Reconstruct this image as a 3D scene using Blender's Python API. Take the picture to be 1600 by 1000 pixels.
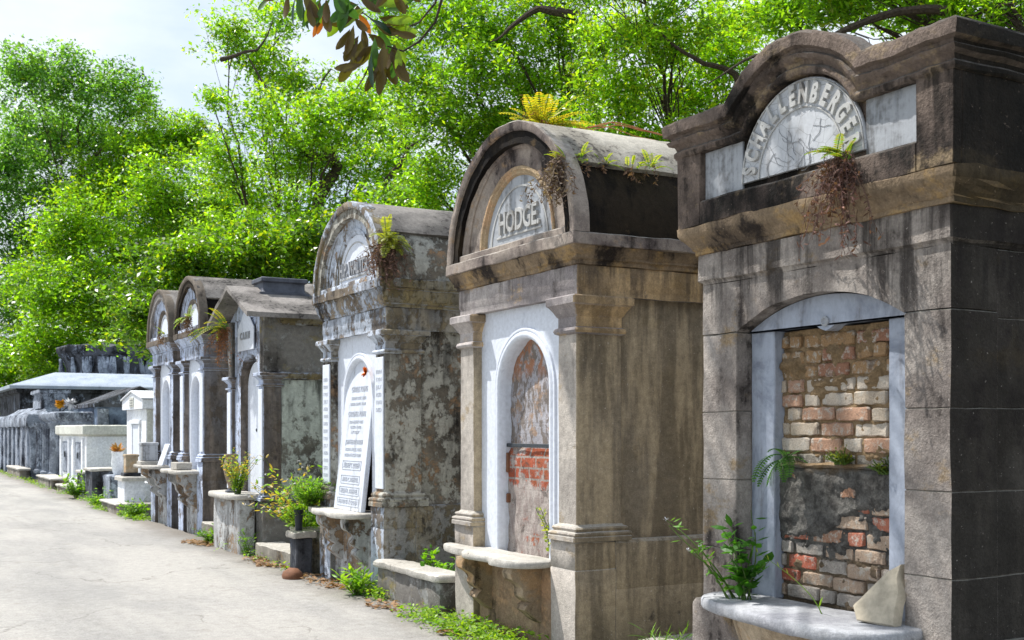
import bpy, math, random
import numpy as np
from mathutils import Vector, Matrix, noise as mn
R = math.radians
sc = bpy.context.scene
for o in list(bpy.data.objects): bpy.data.objects.remove(o, do_unlink=True)

# ------------------------------------------------------------------ camera
TH = math.atan(1000/1817); SN, CS = math.sin(TH), math.cos(TH); CH = 1.5
cam = bpy.data.cameras.new('camera'); co = bpy.data.objects.new('camera', cam)
sc.collection.objects.link(co); sc.camera = co
co.location = (0, 0, CH); co.rotation_euler = (R(90), 0, -TH)
cam.sensor_width = 36; cam.lens = 1817/1600*36; cam.shift_y = 172/1600
cam.clip_start = .1; cam.clip_end = 3000
cam.dof.use_dof = True; cam.dof.focus_distance = 8.0; cam.dof.aperture_fstop = 6.5

# ------------------------------------------------------------------ world and sun
SUN = Vector((-.31, .42, .88)).normalized()
elev = math.asin(SUN.z); az = math.atan2(SUN.x, SUN.y)
w = bpy.data.worlds.new('World'); sc.world = w; w.use_nodes = True
nt = w.node_tree; nt.nodes.clear()
def wn(t, **k):
    n = nt.nodes.new(t)
    for a, b in k.items(): setattr(n, a, b)
    return n
sky = wn('ShaderNodeTexSky', sky_type='NISHITA', sun_disc=False, sun_elevation=elev, sun_rotation=az, dust_density=1.5, air_density=1.0)
tc = wn('ShaderNodeTexCoord'); mp = wn('ShaderNodeMapping'); mp.inputs['Scale'].default_value = (1, 1, 2.2)
mp.inputs['Location'].default_value = (1.3, .4, .2)
nz = wn('ShaderNodeTexNoise'); nz.inputs['Scale'].default_value = 1.7; nz.inputs['Detail'].default_value = 7; nz.inputs['Roughness'].default_value = .55
rp = wn('ShaderNodeMapRange'); rp.inputs['From Min'].default_value = .38; rp.inputs['From Max'].default_value = .56
rp.inputs['To Min'].default_value = .12; rp.inputs['To Max'].default_value = .95
mx = wn('ShaderNodeMix', data_type='RGBA'); mx.inputs['B'].default_value = (5.7, 6.2, 6.7, 1)
bg = wn('ShaderNodeBackground'); bg.inputs['Strength'].default_value = .13
out = wn('ShaderNodeOutputWorld'); L = nt.links.new
L(tc.outputs['Generated'], mp.inputs['Vector']); L(mp.outputs[0], nz.inputs['Vector']); L(nz.outputs['Fac'], rp.inputs['Value'])
L(rp.outputs[0], mx.inputs['Factor']); L(sky.outputs[0], mx.inputs['A']); L(mx.outputs['Result'], bg.inputs['Color']); L(bg.outputs[0], out.inputs[0])
sl = bpy.data.lights.new('sun', 'SUN'); sl.energy = 4.9; sl.angle = R(.53); sl.color = (1, .965, .91)
so = bpy.data.objects.new('sun', sl); sc.collection.objects.link(so); so.rotation_euler = SUN.to_track_quat('Z', 'Y').to_euler()
sc.view_settings.view_transform = 'Standard'; sc.view_settings.look = 'None'
sc.view_settings.exposure = .45; sc.view_settings.gamma = 1
sc.render.engine = 'CYCLES'
sc.cycles.max_bounces = 8; sc.cycles.diffuse_bounces = 4; sc.cycles.transmission_bounces = 6; sc.cycles.sample_clamp_indirect = 6

# ------------------------------------------------------------------ materials
class NT:
    def __init__(s, name):
        s.m = bpy.data.materials.new(name); s.m.use_nodes = True; s.t = s.m.node_tree; s.t.nodes.clear()
        s.pos = s.n('ShaderNodeNewGeometry')
    def n(s, t, **k):
        n = s.t.nodes.new(t)
        for a, b in k.items(): setattr(n, a, b)
        return n
    def set(s, inp, v):
        if isinstance(v, (int, float)): inp.default_value = v
        elif isinstance(v, tuple): inp.default_value = (v + (1,)) if (len(v) == 3 and inp.type == 'RGBA') else v
        else: s.t.links.new(v, inp)
    def P(s, sx=1, sy=1, sz=1, off=0):
        n = s.n('ShaderNodeMapping'); s.set(n.inputs['Vector'], s.pos.outputs['Position'])
        n.inputs['Scale'].default_value = (sx, sy, sz); n.inputs['Location'].default_value = (off, off*1.7, off*.6); return n.outputs[0]
    def noise(s, scale, detail=6, rough=.6, vec=None, dist=0):
        n = s.n('ShaderNodeTexNoise'); s.set(n.inputs['Vector'], vec or s.pos.outputs['Position'])
        n.inputs['Scale'].default_value = scale; n.inputs['Detail'].default_value = detail
        n.inputs['Roughness'].default_value = rough; n.inputs['Distortion'].default_value = dist; return n.outputs['Fac']
    def ramp(s, v, a, b, c=0., d=1., smooth=True):
        n = s.n('ShaderNodeMapRange', interpolation_type='SMOOTHSTEP' if smooth else 'LINEAR'); s.set(n.inputs['Value'], v)
        n.inputs['From Min'].default_value = a; n.inputs['From Max'].default_value = b
        n.inputs['To Min'].default_value = c; n.inputs['To Max'].default_value = d; return n.outputs[0]
    def math(s, op, a, b=0.):
        n = s.n('ShaderNodeMath', operation=op); s.set(n.inputs[0], a); s.set(n.inputs[1], b); return n.outputs[0]
    def mix(s, f, a, b, mode='MIX'):
        n = s.n('ShaderNodeMix', data_type='RGBA', blend_type=mode); s.set(n.inputs['Factor'], f); s.set(n.inputs['A'], a); s.set(n.inputs['B'], b); return n.outputs['Result']
    def scale(s, c, v):
        n = s.n('ShaderNodeVectorMath', operation='SCALE'); s.set(n.inputs[0], c); s.set(n.inputs['Scale'], v); return n.outputs[0]
    def nrm(s):
        n = s.n('ShaderNodeSeparateXYZ'); s.set(n.inputs[0], s.pos.outputs['True Normal']); return n.outputs
    def xyz(s):
        n = s.n('ShaderNodeSeparateXYZ'); s.set(n.inputs[0], s.pos.outputs['Position']); return n.outputs
    def attr(s, name='tint'):
        n = s.n('ShaderNodeAttribute', attribute_name=name); return n.outputs['Color']
    def done(s, col, rough=.85, bump=None, bd=.01, bs=1., spec=.15, extra=None):
        p = s.n('ShaderNodeBsdfPrincipled'); s.set(p.inputs['Base Color'], col); s.set(p.inputs['Roughness'], rough)
        p.inputs['Specular IOR Level'].default_value = spec
        if bump is not None:
            b = s.n('ShaderNodeBump'); s.set(b.inputs['Height'], bump); b.inputs['Distance'].default_value = bd; b.inputs['Strength'].default_value = bs
            s.set(p.inputs['Normal'], b.outputs[0])
        o = s.n('ShaderNodeOutputMaterial'); s.set(o.inputs[0], p.outputs[0]); return s.m

def stone(name, light, mid, dark=(.03, .027, .025), darkamt=.45, paint=None, paintamt=.5, ochre=None, ochreamt=.4,
          side=None, sideamt=.8, top=None, bd=.006, off=0., grain=130, streak=True, cracks=0., paintscale=3.2, back=None, spots=0., side_y=None, drips=(), dripamt=.8, soft=.018):
    t = NT(name)
    nA = t.noise(1.6, 9, .62, t.P(1, 1, 1, off)); nB = t.noise(1, 7, .6, t.P(7, 7, .9, off+3))
    nC = t.noise(21, 8, .65, t.P(1, 1, 1, off)); nD = t.noise(grain, 3, .6)
    c = t.mix(t.ramp(nA, .41, .60), light, mid)
    if ochre: c = t.mix(t.ramp(t.noise(2.4, 9, .7, t.P(1, 1, 1.5, off+7)), .60-ochreamt*.22, .70-ochreamt*.22, 0, .85), c, ochre)
    pk = None
    if paint:
        pn = t.math('ADD', t.math('MULTIPLY', t.noise(paintscale, 9, .7, t.P(1, 1, .8, off+11)), .58), t.math('MULTIPLY', t.noise(14, 12, .75, t.P(1, 1, .8, off+12)), .42))
        th = .558-.115*paintamt; pk = t.ramp(pn, th, th+soft)
        pc = t.mix(t.ramp(nB, .42, .66), paint, tuple(v*.62 for v in paint)); pc = t.mix(t.ramp(t.noise(6, 8, .7, t.P(1, 1, 1, off+14)), .52, .66, 0, .6), pc, mid)
        c = t.mix(t.math('MULTIPLY', pk, .95), c, pc)
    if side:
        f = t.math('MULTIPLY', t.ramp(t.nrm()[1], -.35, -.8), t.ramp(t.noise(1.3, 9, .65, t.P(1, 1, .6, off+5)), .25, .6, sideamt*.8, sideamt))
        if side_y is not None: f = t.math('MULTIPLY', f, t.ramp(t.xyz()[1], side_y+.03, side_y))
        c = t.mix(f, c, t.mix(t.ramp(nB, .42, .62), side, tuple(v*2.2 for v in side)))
    m = t.math('ADD', t.math('MULTIPLY', nA, .42), t.math('MULTIPLY', nB, .36 if streak else .1))
    m = t.math('ADD', m, t.math('MULTIPLY', nC, .22 if streak else .48))
    th = .592-.30*(darkamt-.4)
    dk = t.ramp(m, th-.045, th+.045, 0, .93)
    c = t.mix(dk, c, dark)
    if drips:
        ns = t.noise(1, 9, .66, t.P(12, 12, .8, off+31), .6); nw = t.noise(1, 6, .6, t.P(3, 3, 1.6, off+32)); zz = t.xyz()[2]
        for (zd, ln) in drips:
            mk = t.math('MULTIPLY', t.ramp(zz, zd-ln, zd-.02, 0, 1, False), t.ramp(zz, zd+.015, zd)); mk = t.math('MULTIPLY', t.ramp(t.math('ADD', t.math('ADD', t.math('MULTIPLY', ns, .5), t.math('MULTIPLY', nw, .5)), t.math('MULTIPLY', mk, .11)), .555, .68), t.math('MINIMUM', t.math('MULTIPLY', mk, 3.), 1.))
            c = t.mix(t.math('MULTIPLY', mk, dripamt), c, dark)
    fl = t.ramp(t.noise(55, 4, .6, t.P(1, 1, 1, off+21)), .66, .72, 0, .55); c = t.mix(fl, c, tuple(min(1, v*1.5) for v in light))
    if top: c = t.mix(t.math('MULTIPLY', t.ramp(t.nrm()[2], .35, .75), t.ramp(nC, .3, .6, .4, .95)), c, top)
    if spots:
        v = t.n('ShaderNodeTexVoronoi'); t.set(v.inputs['Vector'], t.P(1, 1, 1, off)); v.inputs['Scale'].default_value = 7
        ring = t.math('MULTIPLY', t.ramp(v.outputs['Distance'], .30, .22), t.ramp(t.noise(2.1, 3, .5, t.P(1, 1, 1, off+2)), .55, .62))
        c = t.mix(t.math('MULTIPLY', ring, spots), c, (.33, .30, .25))
    c = t.scale(c, t.ramp(nC, .25, .75, .72, 1.28, False)); c = t.scale(c, t.ramp(nD, .25, .75, .78, 1.22, False))
    h = t.math('ADD', t.math('MULTIPLY', nC, .9), t.math('MULTIPLY', nD, .55))
    if pk is not None: h = t.math('ADD', h, t.math('MULTIPLY', pk, .5))
    if cracks:
        v = t.n('ShaderNodeTexVoronoi', feature='DISTANCE_TO_EDGE'); wv = t.n('ShaderNodeVectorMath', operation='ADD')
        nn = t.n('ShaderNodeTexNoise'); nn.inputs['Scale'].default_value = 9; t.set(nn.inputs['Vector'], t.pos.outputs['Position'])
        t.set(wv.inputs[0], t.pos.outputs['Position']); sv = t.scale(nn.outputs['Color'], .09); t.set(wv.inputs[1], sv)
        t.set(v.inputs['Vector'], wv.outputs[0]); v.inputs['Scale'].default_value = cracks
        ck = t.ramp(v.outputs['Distance'], .0, .03, 1, 0); c = t.mix(t.math('MULTIPLY', ck, .6), c, (.05, .05, .05))
        h = t.math('SUBTRACT', h, ck)
    return t.done(c, .9, h, bd)

def marble(name, base=(.62, .66, .74), vein=(.30, .33, .42), dirt=(.16, .15, .14), dirtamt=.3, cracks=0, off=0., veinamt=.5, bd=.002):
    t = NT(name)
    v1 = t.noise(3.0, 8, .65, t.P(2.2, 1.0, .8, off), 1.6); v2 = t.noise(1, 6, .6, t.P(9, 9, 1.1, off+3)); nC = t.noise(30, 6, .6)
    c = t.mix(t.ramp(v1, .62-veinamt*.25, .80-veinamt*.15, 0, .8), base, vein)
    c = t.mix(t.ramp(t.math('ADD', t.math('MULTIPLY', v2, .7), t.math('MULTIPLY', nC, .3)), .62-dirtamt*.25, .80-dirtamt*.25, 0, .8), c, dirt)
    c = t.scale(c, t.ramp(nC, .25, .75, .85, 1.12, False)); h = nC
    if cracks:
        v = t.n('ShaderNodeTexVoronoi', feature='DISTANCE_TO_EDGE'); t.set(v.inputs['Vector'], t.pos.outputs['Position']); v.inputs['Scale'].default_value = cracks
        ck = t.ramp(v.outputs['Distance'], .0, .025, 1, 0); c = t.mix(t.math('MULTIPLY', ck, .55), c, (.1, .1, .1))
    return t.done(c, .6, h, bd, 1, .4)

M = {}
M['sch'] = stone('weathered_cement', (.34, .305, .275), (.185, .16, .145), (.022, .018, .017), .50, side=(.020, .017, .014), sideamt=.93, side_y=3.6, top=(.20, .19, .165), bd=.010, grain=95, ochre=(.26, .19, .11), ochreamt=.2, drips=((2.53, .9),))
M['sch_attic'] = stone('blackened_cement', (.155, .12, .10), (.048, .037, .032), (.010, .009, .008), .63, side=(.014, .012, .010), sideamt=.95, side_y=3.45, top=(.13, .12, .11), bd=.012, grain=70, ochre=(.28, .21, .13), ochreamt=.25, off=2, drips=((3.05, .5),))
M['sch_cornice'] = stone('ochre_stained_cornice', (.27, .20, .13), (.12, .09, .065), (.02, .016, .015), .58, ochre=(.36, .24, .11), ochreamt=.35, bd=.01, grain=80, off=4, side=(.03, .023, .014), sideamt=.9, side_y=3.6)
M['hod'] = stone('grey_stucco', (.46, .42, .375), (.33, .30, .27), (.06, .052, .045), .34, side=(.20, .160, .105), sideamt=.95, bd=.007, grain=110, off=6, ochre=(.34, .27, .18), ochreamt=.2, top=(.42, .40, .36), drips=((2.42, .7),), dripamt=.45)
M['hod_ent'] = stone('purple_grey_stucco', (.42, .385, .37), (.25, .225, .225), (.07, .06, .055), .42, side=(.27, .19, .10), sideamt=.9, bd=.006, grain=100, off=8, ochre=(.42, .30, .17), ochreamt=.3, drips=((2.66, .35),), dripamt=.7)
M['hod_roof'] = stone('lichen_grey_roof', (.44, .415, .36), (.27, .25, .21), (.035, .03, .027), .47, bd=.008, off=9, streak=False, drips=((3.45, .3),), dripamt=.9)
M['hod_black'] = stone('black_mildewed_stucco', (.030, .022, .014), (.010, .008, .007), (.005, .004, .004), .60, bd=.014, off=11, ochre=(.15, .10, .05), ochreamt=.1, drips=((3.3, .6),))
M['hod_arch'] = stone('stained_arch_stucco', (.34, .29, .25), (.16, .13, .12), (.025, .02, .02), .54, bd=.008, off=12, ochre=(.40, .27, .16), ochreamt=.2, top=(.34, .32, .29))
M['hod_dado'] = stone('tan_render', (.40, .30, .19), (.29, .20, .135), (.06, .045, .03), .42, bd=.012, off=13, grain=70, ochre=(.46, .29, .17), ochreamt=.4)
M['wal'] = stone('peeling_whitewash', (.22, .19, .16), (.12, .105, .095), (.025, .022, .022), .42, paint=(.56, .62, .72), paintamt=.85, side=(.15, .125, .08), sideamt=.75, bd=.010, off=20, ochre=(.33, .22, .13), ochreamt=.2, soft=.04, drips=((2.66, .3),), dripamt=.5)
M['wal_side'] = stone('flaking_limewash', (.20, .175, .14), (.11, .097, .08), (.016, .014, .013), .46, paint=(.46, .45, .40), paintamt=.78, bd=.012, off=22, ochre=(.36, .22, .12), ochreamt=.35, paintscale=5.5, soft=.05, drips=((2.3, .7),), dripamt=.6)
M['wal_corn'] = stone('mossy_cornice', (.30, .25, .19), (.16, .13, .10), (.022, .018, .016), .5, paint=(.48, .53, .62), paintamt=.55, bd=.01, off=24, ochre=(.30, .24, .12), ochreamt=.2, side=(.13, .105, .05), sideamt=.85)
M['wal_roof'] = stone('dark_grey_roof', (.23, .215, .20), (.13, .122, .115), (.03, .026, .025), .46, bd=.008, off=25, streak=False)
M['t_roof'] = stone('soot_grey_roof', (.27, .25, .235), (.14, .13, .122), (.024, .022, .022), .5, bd=.01, off=31, streak=False)
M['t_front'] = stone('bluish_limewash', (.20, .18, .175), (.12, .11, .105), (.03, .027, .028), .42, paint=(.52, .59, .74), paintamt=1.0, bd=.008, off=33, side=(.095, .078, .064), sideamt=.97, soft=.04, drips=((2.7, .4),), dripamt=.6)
M['t_side'] = stone('brown_grey_render', (.17, .145, .12), (.115, .097, .08), (.03, .025, .022), .48, bd=.008, off=35)
M['gab_side'] = stone('pale_green_grey_render', (.16, .155, .13), (.09, .085, .072), (.018, .017, .015), .42, paint=(.46, .50, .45), paintamt=1.2, bd=.008, off=37, paintscale=1.7, soft=.06, drips=((2.15, .8),))
M['gab_dark'] = stone('dark_mottled_render', (.19, .18, .165), (.10, .092, .083), (.018, .016, .015), .46, paint=(.30, .30, .29), paintamt=.45, bd=.008, off=38, ochre=(.22, .18, .08), ochreamt=.25, soft=.06)
M['far_dark'] = stone('blackened_masonry', (.09, .095, .11), (.035, .037, .042), (.008, .008, .009), .58, paint=(.26, .30, .38), paintamt=.1, bd=.015, off=41)
M['far_grey'] = stone('streaked_grey_masonry', (.24, .27, .32), (.12, .135, .17), (.02, .02, .025), .52, paint=(.42, .47, .55), paintamt=.5, bd=.01, off=43)
M['far_blue'] = stone('blue_grey_masonry', (.20, .26, .36), (.11, .14, .20), (.02, .024, .034), .46, bd=.01, off=45)
M['white'] = stone('white_painted_masonry', (.78, .80, .82), (.66, .69, .74), (.22, .21, .2), .16, bd=.003, off=47)
M['white_side'] = stone('cream_painted_masonry', (.62, .63, .57), (.52, .52, .47), (.12, .11, .09), .30, bd=.004, off=48)
M['metal'] = stone('weathered_pale_metal', (.36, .41, .47), (.30, .35, .42), (.12, .13, .15), .35, bd=.002, off=49)
M['slab'] = stone('grey_marble_slab', (.50, .48, .44), (.40, .38, .34), (.07, .06, .05), .34, bd=.006, off=51, streak=False)
M['slab_blue'] = stone('blue_marble_slab', (.40, .41, .43), (.28, .285, .31), (.09, .08, .08), .28, bd=.006, off=52, streak=False)
M['kerb'] = stone('mossy_concrete', (.30, .28, .24), (.19, .175, .15), (.035, .03, .025), .48, bd=.01, off=53, ochre=(.25, .18, .10), ochreamt=.3, top=(.42, .40, .36))
M['bracket'] = stone('rust_stained_bracket', (.50, .41, .30), (.31, .235, .155), (.035, .027, .02), .5, bd=.012, off=54, ochre=(.46, .30, .16), ochreamt=.3)
M['peel_ped'] = stone('streaked_limewash', (.34, .25, .17), (.18, .135, .10), (.03, .026, .022), .48, paint=(.52, .53, .53), paintamt=.85, bd=.012, off=56)
M['marble'] = marble('white_marble', (.66, .70, .78), (.42, .46, .55), dirtamt=.05, veinamt=.25)
M['marble_crack'] = marble('cracked_marble', (.50, .52, .55), (.28, .31, .36), dirtamt=.35, cracks=11, off=3, veinamt=.3)
M['marble_blue'] = marble('blue_veined_marble', (.36, .40, .48), (.15, .175, .23), (.10, .09, .085), .45, off=5, veinamt=.75)
M['marble_grey'] = marble('stained_marble', (.38, .40, .43), (.16, .18, .21), (.06, .055, .05), .60, off=7, veinamt=.5)
M['letter'] = marble('carved_marble', (.46, .46, .45), (.30, .30, .28), (.10, .08, .06), .55, off=9)
M['letter_dark'] = marble('stained_inscription', (.30, .31, .33), (.2, .2, .2), (.10, .10, .10), .5, off=9)
M['letter_mid'] = marble('shallow_cut_inscription', (.46, .49, .55), (.38, .40, .44), (.25, .25, .25), .3, off=9)
M['tablet'] = marble('grey_streaked_tablet', (.62, .66, .74), (.36, .38, .41), (.25, .25, .25), .50, off=11, veinamt=.3)

def mat_brick():
    t = NT('old_brick'); a = t.attr(); n1 = t.noise(26, 9, .7); n2 = t.noise(9, 8, .7, t.P(1, 1, 1, 4)); n3 = t.noise(140, 3, .6)
    c = t.mix(t.ramp(n1, .50, .62, 0, .8), a, (.42, .39, .34)); c = t.mix(t.ramp(n2, .56, .66, 0, .75), c, (.12, .09, .07))
    c = t.scale(c, t.ramp(n3, .25, .75, .75, 1.25, False))
    return t.done(c, .92, t.math('ADD', n1, t.math('MULTIPLY', n3, .4)), .010)
def mat_mortar():
    t = NT('crumbling_mortar'); z = t.xyz()[2]; n = t.noise(14, 9, .7); n3 = t.noise(90, 4, .6); nb = t.noise(3.5, 6, .6)
    zz = t.math('ADD', z, t.math('MULTIPLY', nb, .25))
    c = t.mix(t.ramp(n, .35, .65), (.27, .19, .11), (.16, .11, .06))
    g = t.mix(t.ramp(n, .4, .62), (.13, .125, .115), (.055, .052, .048))
    c = t.mix(t.math('MULTIPLY', t.ramp(zz, .93, 1.0), t.ramp(zz, 1.48, 1.42)), c, g)
    c = t.mix(t.math('MULTIPLY', t.ramp(zz, 1.0, .9), .6), c, (.10, .085, .07))
    c = t.scale(c, t.ramp(n3, .25, .75, .7, 1.3, False))
    return t.done(c, .95, t.math('ADD', n, t.math('MULTIPLY', n3, .5)), .014)
def mat_hodge_infill():
    t = NT('plastered_brick_infill'); z = t.xyz()[2]; n = t.noise(7, 10, .72); n2 = t.noise(16, 9, .7, t.P(1, 1, .5, 3)); n3 = t.noise(120, 3, .6)
    b = t.n('ShaderNodeTexBrick'); mpv = t.n('ShaderNodeCombineXYZ'); p = t.xyz()
    t.set(mpv.inputs[0], t.math('ADD', p[1], t.math('MULTIPLY', n, .03))); t.set(mpv.inputs[1], t.math('ADD', z, t.math('MULTIPLY', n2, .02)))
    t.set(b.inputs['Vector'], mpv.outputs[0]); b.inputs['Scale'].default_value = 1; b.inputs['Brick Width'].default_value = .21
    b.inputs['Row Height'].default_value = .082; b.inputs['Mortar Size'].default_value = .008
    b.inputs['Color1'].default_value = (.36, .09, .05, 1); b.inputs['Color2'].default_value = (.36, .12, .06, 1); b.inputs['Mortar'].default_value = (.33, .29, .26, 1)
    br = b.outputs['Color']
    wash = t.mix(t.ramp(n2, .4, .6), (.44, .39, .36), (.30, .25, .23))
    low = t.mix(t.ramp(t.math('ADD', n, t.ramp(z, 1.02, 1.15, .10, -.03, False)), .46, .54), br, wash)
    low = t.mix(t.ramp(t.noise(11, 8, .7, t.P(1, 1, 1, 9)), .55, .66, 0, .8), low, (.09, .08, .07))
    up = t.mix(t.ramp(n2, .46, .54), (.42, .41, .44), (.22, .19, .17)); up = t.mix(t.ramp(n, .53, .60, 0, .85), up, (.38, .26, .18))
    up = t.mix(t.math('MULTIPLY', t.ramp(z, 1.85, 1.98), t.ramp(t.noise(9, 5, .6, t.P(1, 1, 1, 5)), .45, .55)), up, (.40, .20, .12))
    c = t.mix(t.ramp(t.math('ADD', z, t.math('MULTIPLY', n, .03)), 1.375, 1.385), low, up)
    c = t.scale(c, t.ramp(n3, .25, .75, .75, 1.25, False))
    h = t.math('ADD', n2, t.math('MULTIPLY', b.outputs['Fac'], -.3))
    return t.done(c, .92, h, .035)
def mat_path():
    t = NT('pale_concrete'); n = t.noise(.55, 9, .62, t.P(1.6, .5, 1)); n2 = t.noise(3, 9, .7); n3 = t.noise(70, 4, .65); n4 = t.noise(300, 2, .5)  # pale grey concrete in its own colour, with stains and cracks
    c = t.mix(t.ramp(n, .38, .64), (.40, .385, .36), (.31, .303, .29)); c = t.mix(t.ramp(n2, .56, .72, 0, .6), c, (.24, .22, .195))
    st = t.noise(1.0, 8, .65, t.P(2.2, .22, 1, 3)); c = t.mix(t.ramp(st, .56, .74, 0, .5), c, (.26, .25, .235))
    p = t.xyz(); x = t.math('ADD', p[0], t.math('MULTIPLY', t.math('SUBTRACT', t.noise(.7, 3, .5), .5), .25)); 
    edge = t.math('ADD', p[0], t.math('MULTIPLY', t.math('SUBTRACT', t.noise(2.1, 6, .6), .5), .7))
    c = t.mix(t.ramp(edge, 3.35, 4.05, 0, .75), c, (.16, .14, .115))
    v = t.n('ShaderNodeTexVoronoi', feature='DISTANCE_TO_EDGE'); wv = t.n('ShaderNodeVectorMath', operation='ADD')
    nn = t.n('ShaderNodeTexNoise'); nn.inputs['Scale'].default_value = 1.6; nn.inputs['Detail'].default_value = 6; t.set(nn.inputs['Vector'], t.pos.outputs['Position'])
    t.set(wv.inputs[0], t.pos.outputs['Position']); t.set(wv.inputs[1], t.scale(nn.outputs['Color'], 1.1))
    t.set(v.inputs['Vector'], wv.outputs[0]); v.inputs['Scale'].default_value = .33
    ck = t.math('MULTIPLY', t.ramp(v.outputs['Distance'], .0, .006, 1, 0), t.ramp(t.noise(.35, 3, .5), .40, .52))
    c = t.mix(t.math('MULTIPLY', ck, .5), c, (.12, .11, .095)); n5 = t.noise(11, 10, .75); c = t.scale(c, t.ramp(n5, .3, .7, .84, 1.15, False))
    c = t.scale(c, t.ramp(n3, .25, .75, .74, 1.24, False)); c = t.scale(c, t.ramp(n4, .3, .7, .86, 1.14, False))
    h = t.math('SUBTRACT', t.math('ADD', n3, n4), ck)
    return t.done(c, .9, h, .005)
def mat_soil():
    t = NT('mossy_soil'); n = t.noise(2.2, 8, .65); n2 = t.noise(40, 6, .7)
    c = t.mix(t.ramp(n, .42, .6), (.10, .075, .05), (.06, .10, .025)); c = t.scale(c, t.ramp(n2, .3, .7, .6, 1.4, False)); return t.done(c, .95, n2, .03)
def mat_leaf(name, trans=.5, rough=.45, sat=1., spec=.35, under=None):
    t = NT(name); a = t.attr()
    if under:
        a = t.mix(t.pos.outputs['Backfacing'], a, under)
    p = t.n('ShaderNodeBsdfPrincipled'); t.set(p.inputs['Base Color'], a); p.inputs['Roughness'].default_value = rough; p.inputs['Specular IOR Level'].default_value = spec
    tr = t.n('ShaderNodeBsdfTranslucent')
    g = t.mix(1., t.attr(), (2.1, 2.0, .5) if not under else (1.6, 1.9, .5), 'MULTIPLY'); t.set(tr.inputs['Color'], g)
    m = t.n('ShaderNodeMixShader'); m.inputs[0].default_value = trans; t.set(m.inputs[1], p.outputs[0]); t.set(m.inputs[2], tr.outputs[0])
    o = t.n('ShaderNodeOutputMaterial'); t.set(o.inputs[0], m.outputs[0]); return t.m
def mat_flat(name, col, rough=.7, nscale=20, amt=.3, spec=.3, bd=.004):
    t = NT(name); n = t.noise(nscale, 6, .65); c = t.scale(t.mix(t.ramp(n, .3, .7), col, tuple(v*(1-amt) for v in col)), 1.); return t.done(c, rough, n, bd, 1, spec)
M['brick'] = mat_brick(); M['mortar'] = mat_mortar(); M['infill'] = mat_hodge_infill(); M['path'] = mat_path(); M['soil'] = mat_soil()
M['leaf'] = mat_leaf('tree_leaves', .48, .36, spec=.6); M['fern'] = mat_leaf('fern_fronds', .4); M['magleaf'] = mat_leaf('magnolia_leaves', .38, .25, under=(.11, .065, .02), spec=.45)
M['dead'] = mat_leaf('dead_fronds', .15, .8)
M['bark'] = mat_flat('dark_bark', (.10, .075, .055), .9, 30, .6, bd=.03)
M['iron'] = mat_flat('rusty_iron', (.05, .06, .07), .6, 40, .4)
M['clay'] = mat_flat('aged_terracotta', (.34, .26, .18), .8, 12, .5)
M['rock'] = mat_flat('pale_sandstone', (.58, .51, .39), .85, 14, .35, bd=.006)
M['rust_clay'] = mat_flat('red_clay', (.22, .10, .055), .8, 15, .4)
M['pot'] = mat_flat('dark_plastic', (.03, .035, .045), .5)
M['glass'] = mat_flat('dusty_glass', (.55, .62, .66), .25, 10, .2, .5)
M['orange'] = mat_flat('orange_petals', (.85, .20, .01), .6); M['yellow'] = mat_flat('yellow_petals', (.85, .45, .02), .6)
M['wflower'] = mat_flat('white_petals', (.75, .75, .78), .6); M['vent'] = mat_flat('blue_black_slate', (.10, .11, .14), .6, 8, .5)

# ------------------------------------------------------------------ mesh building
ORG = {}
def link(o): sc.collection.objects.link(o); return o
def tag(o, label=None, cat=None, group=None, kind=None):
    if label: o['label'] = label
    if cat: o['category'] = cat
    if group: o['group'] = group
    if kind: o['kind'] = kind
    return o
def thing(name, loc, label, cat, group=None):
    o = link(bpy.data.objects.new(name, None)); o.location = loc; o.empty_display_size = .2; ORG[o.name] = Vector(loc)
    return tag(o, label, cat, group)

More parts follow.
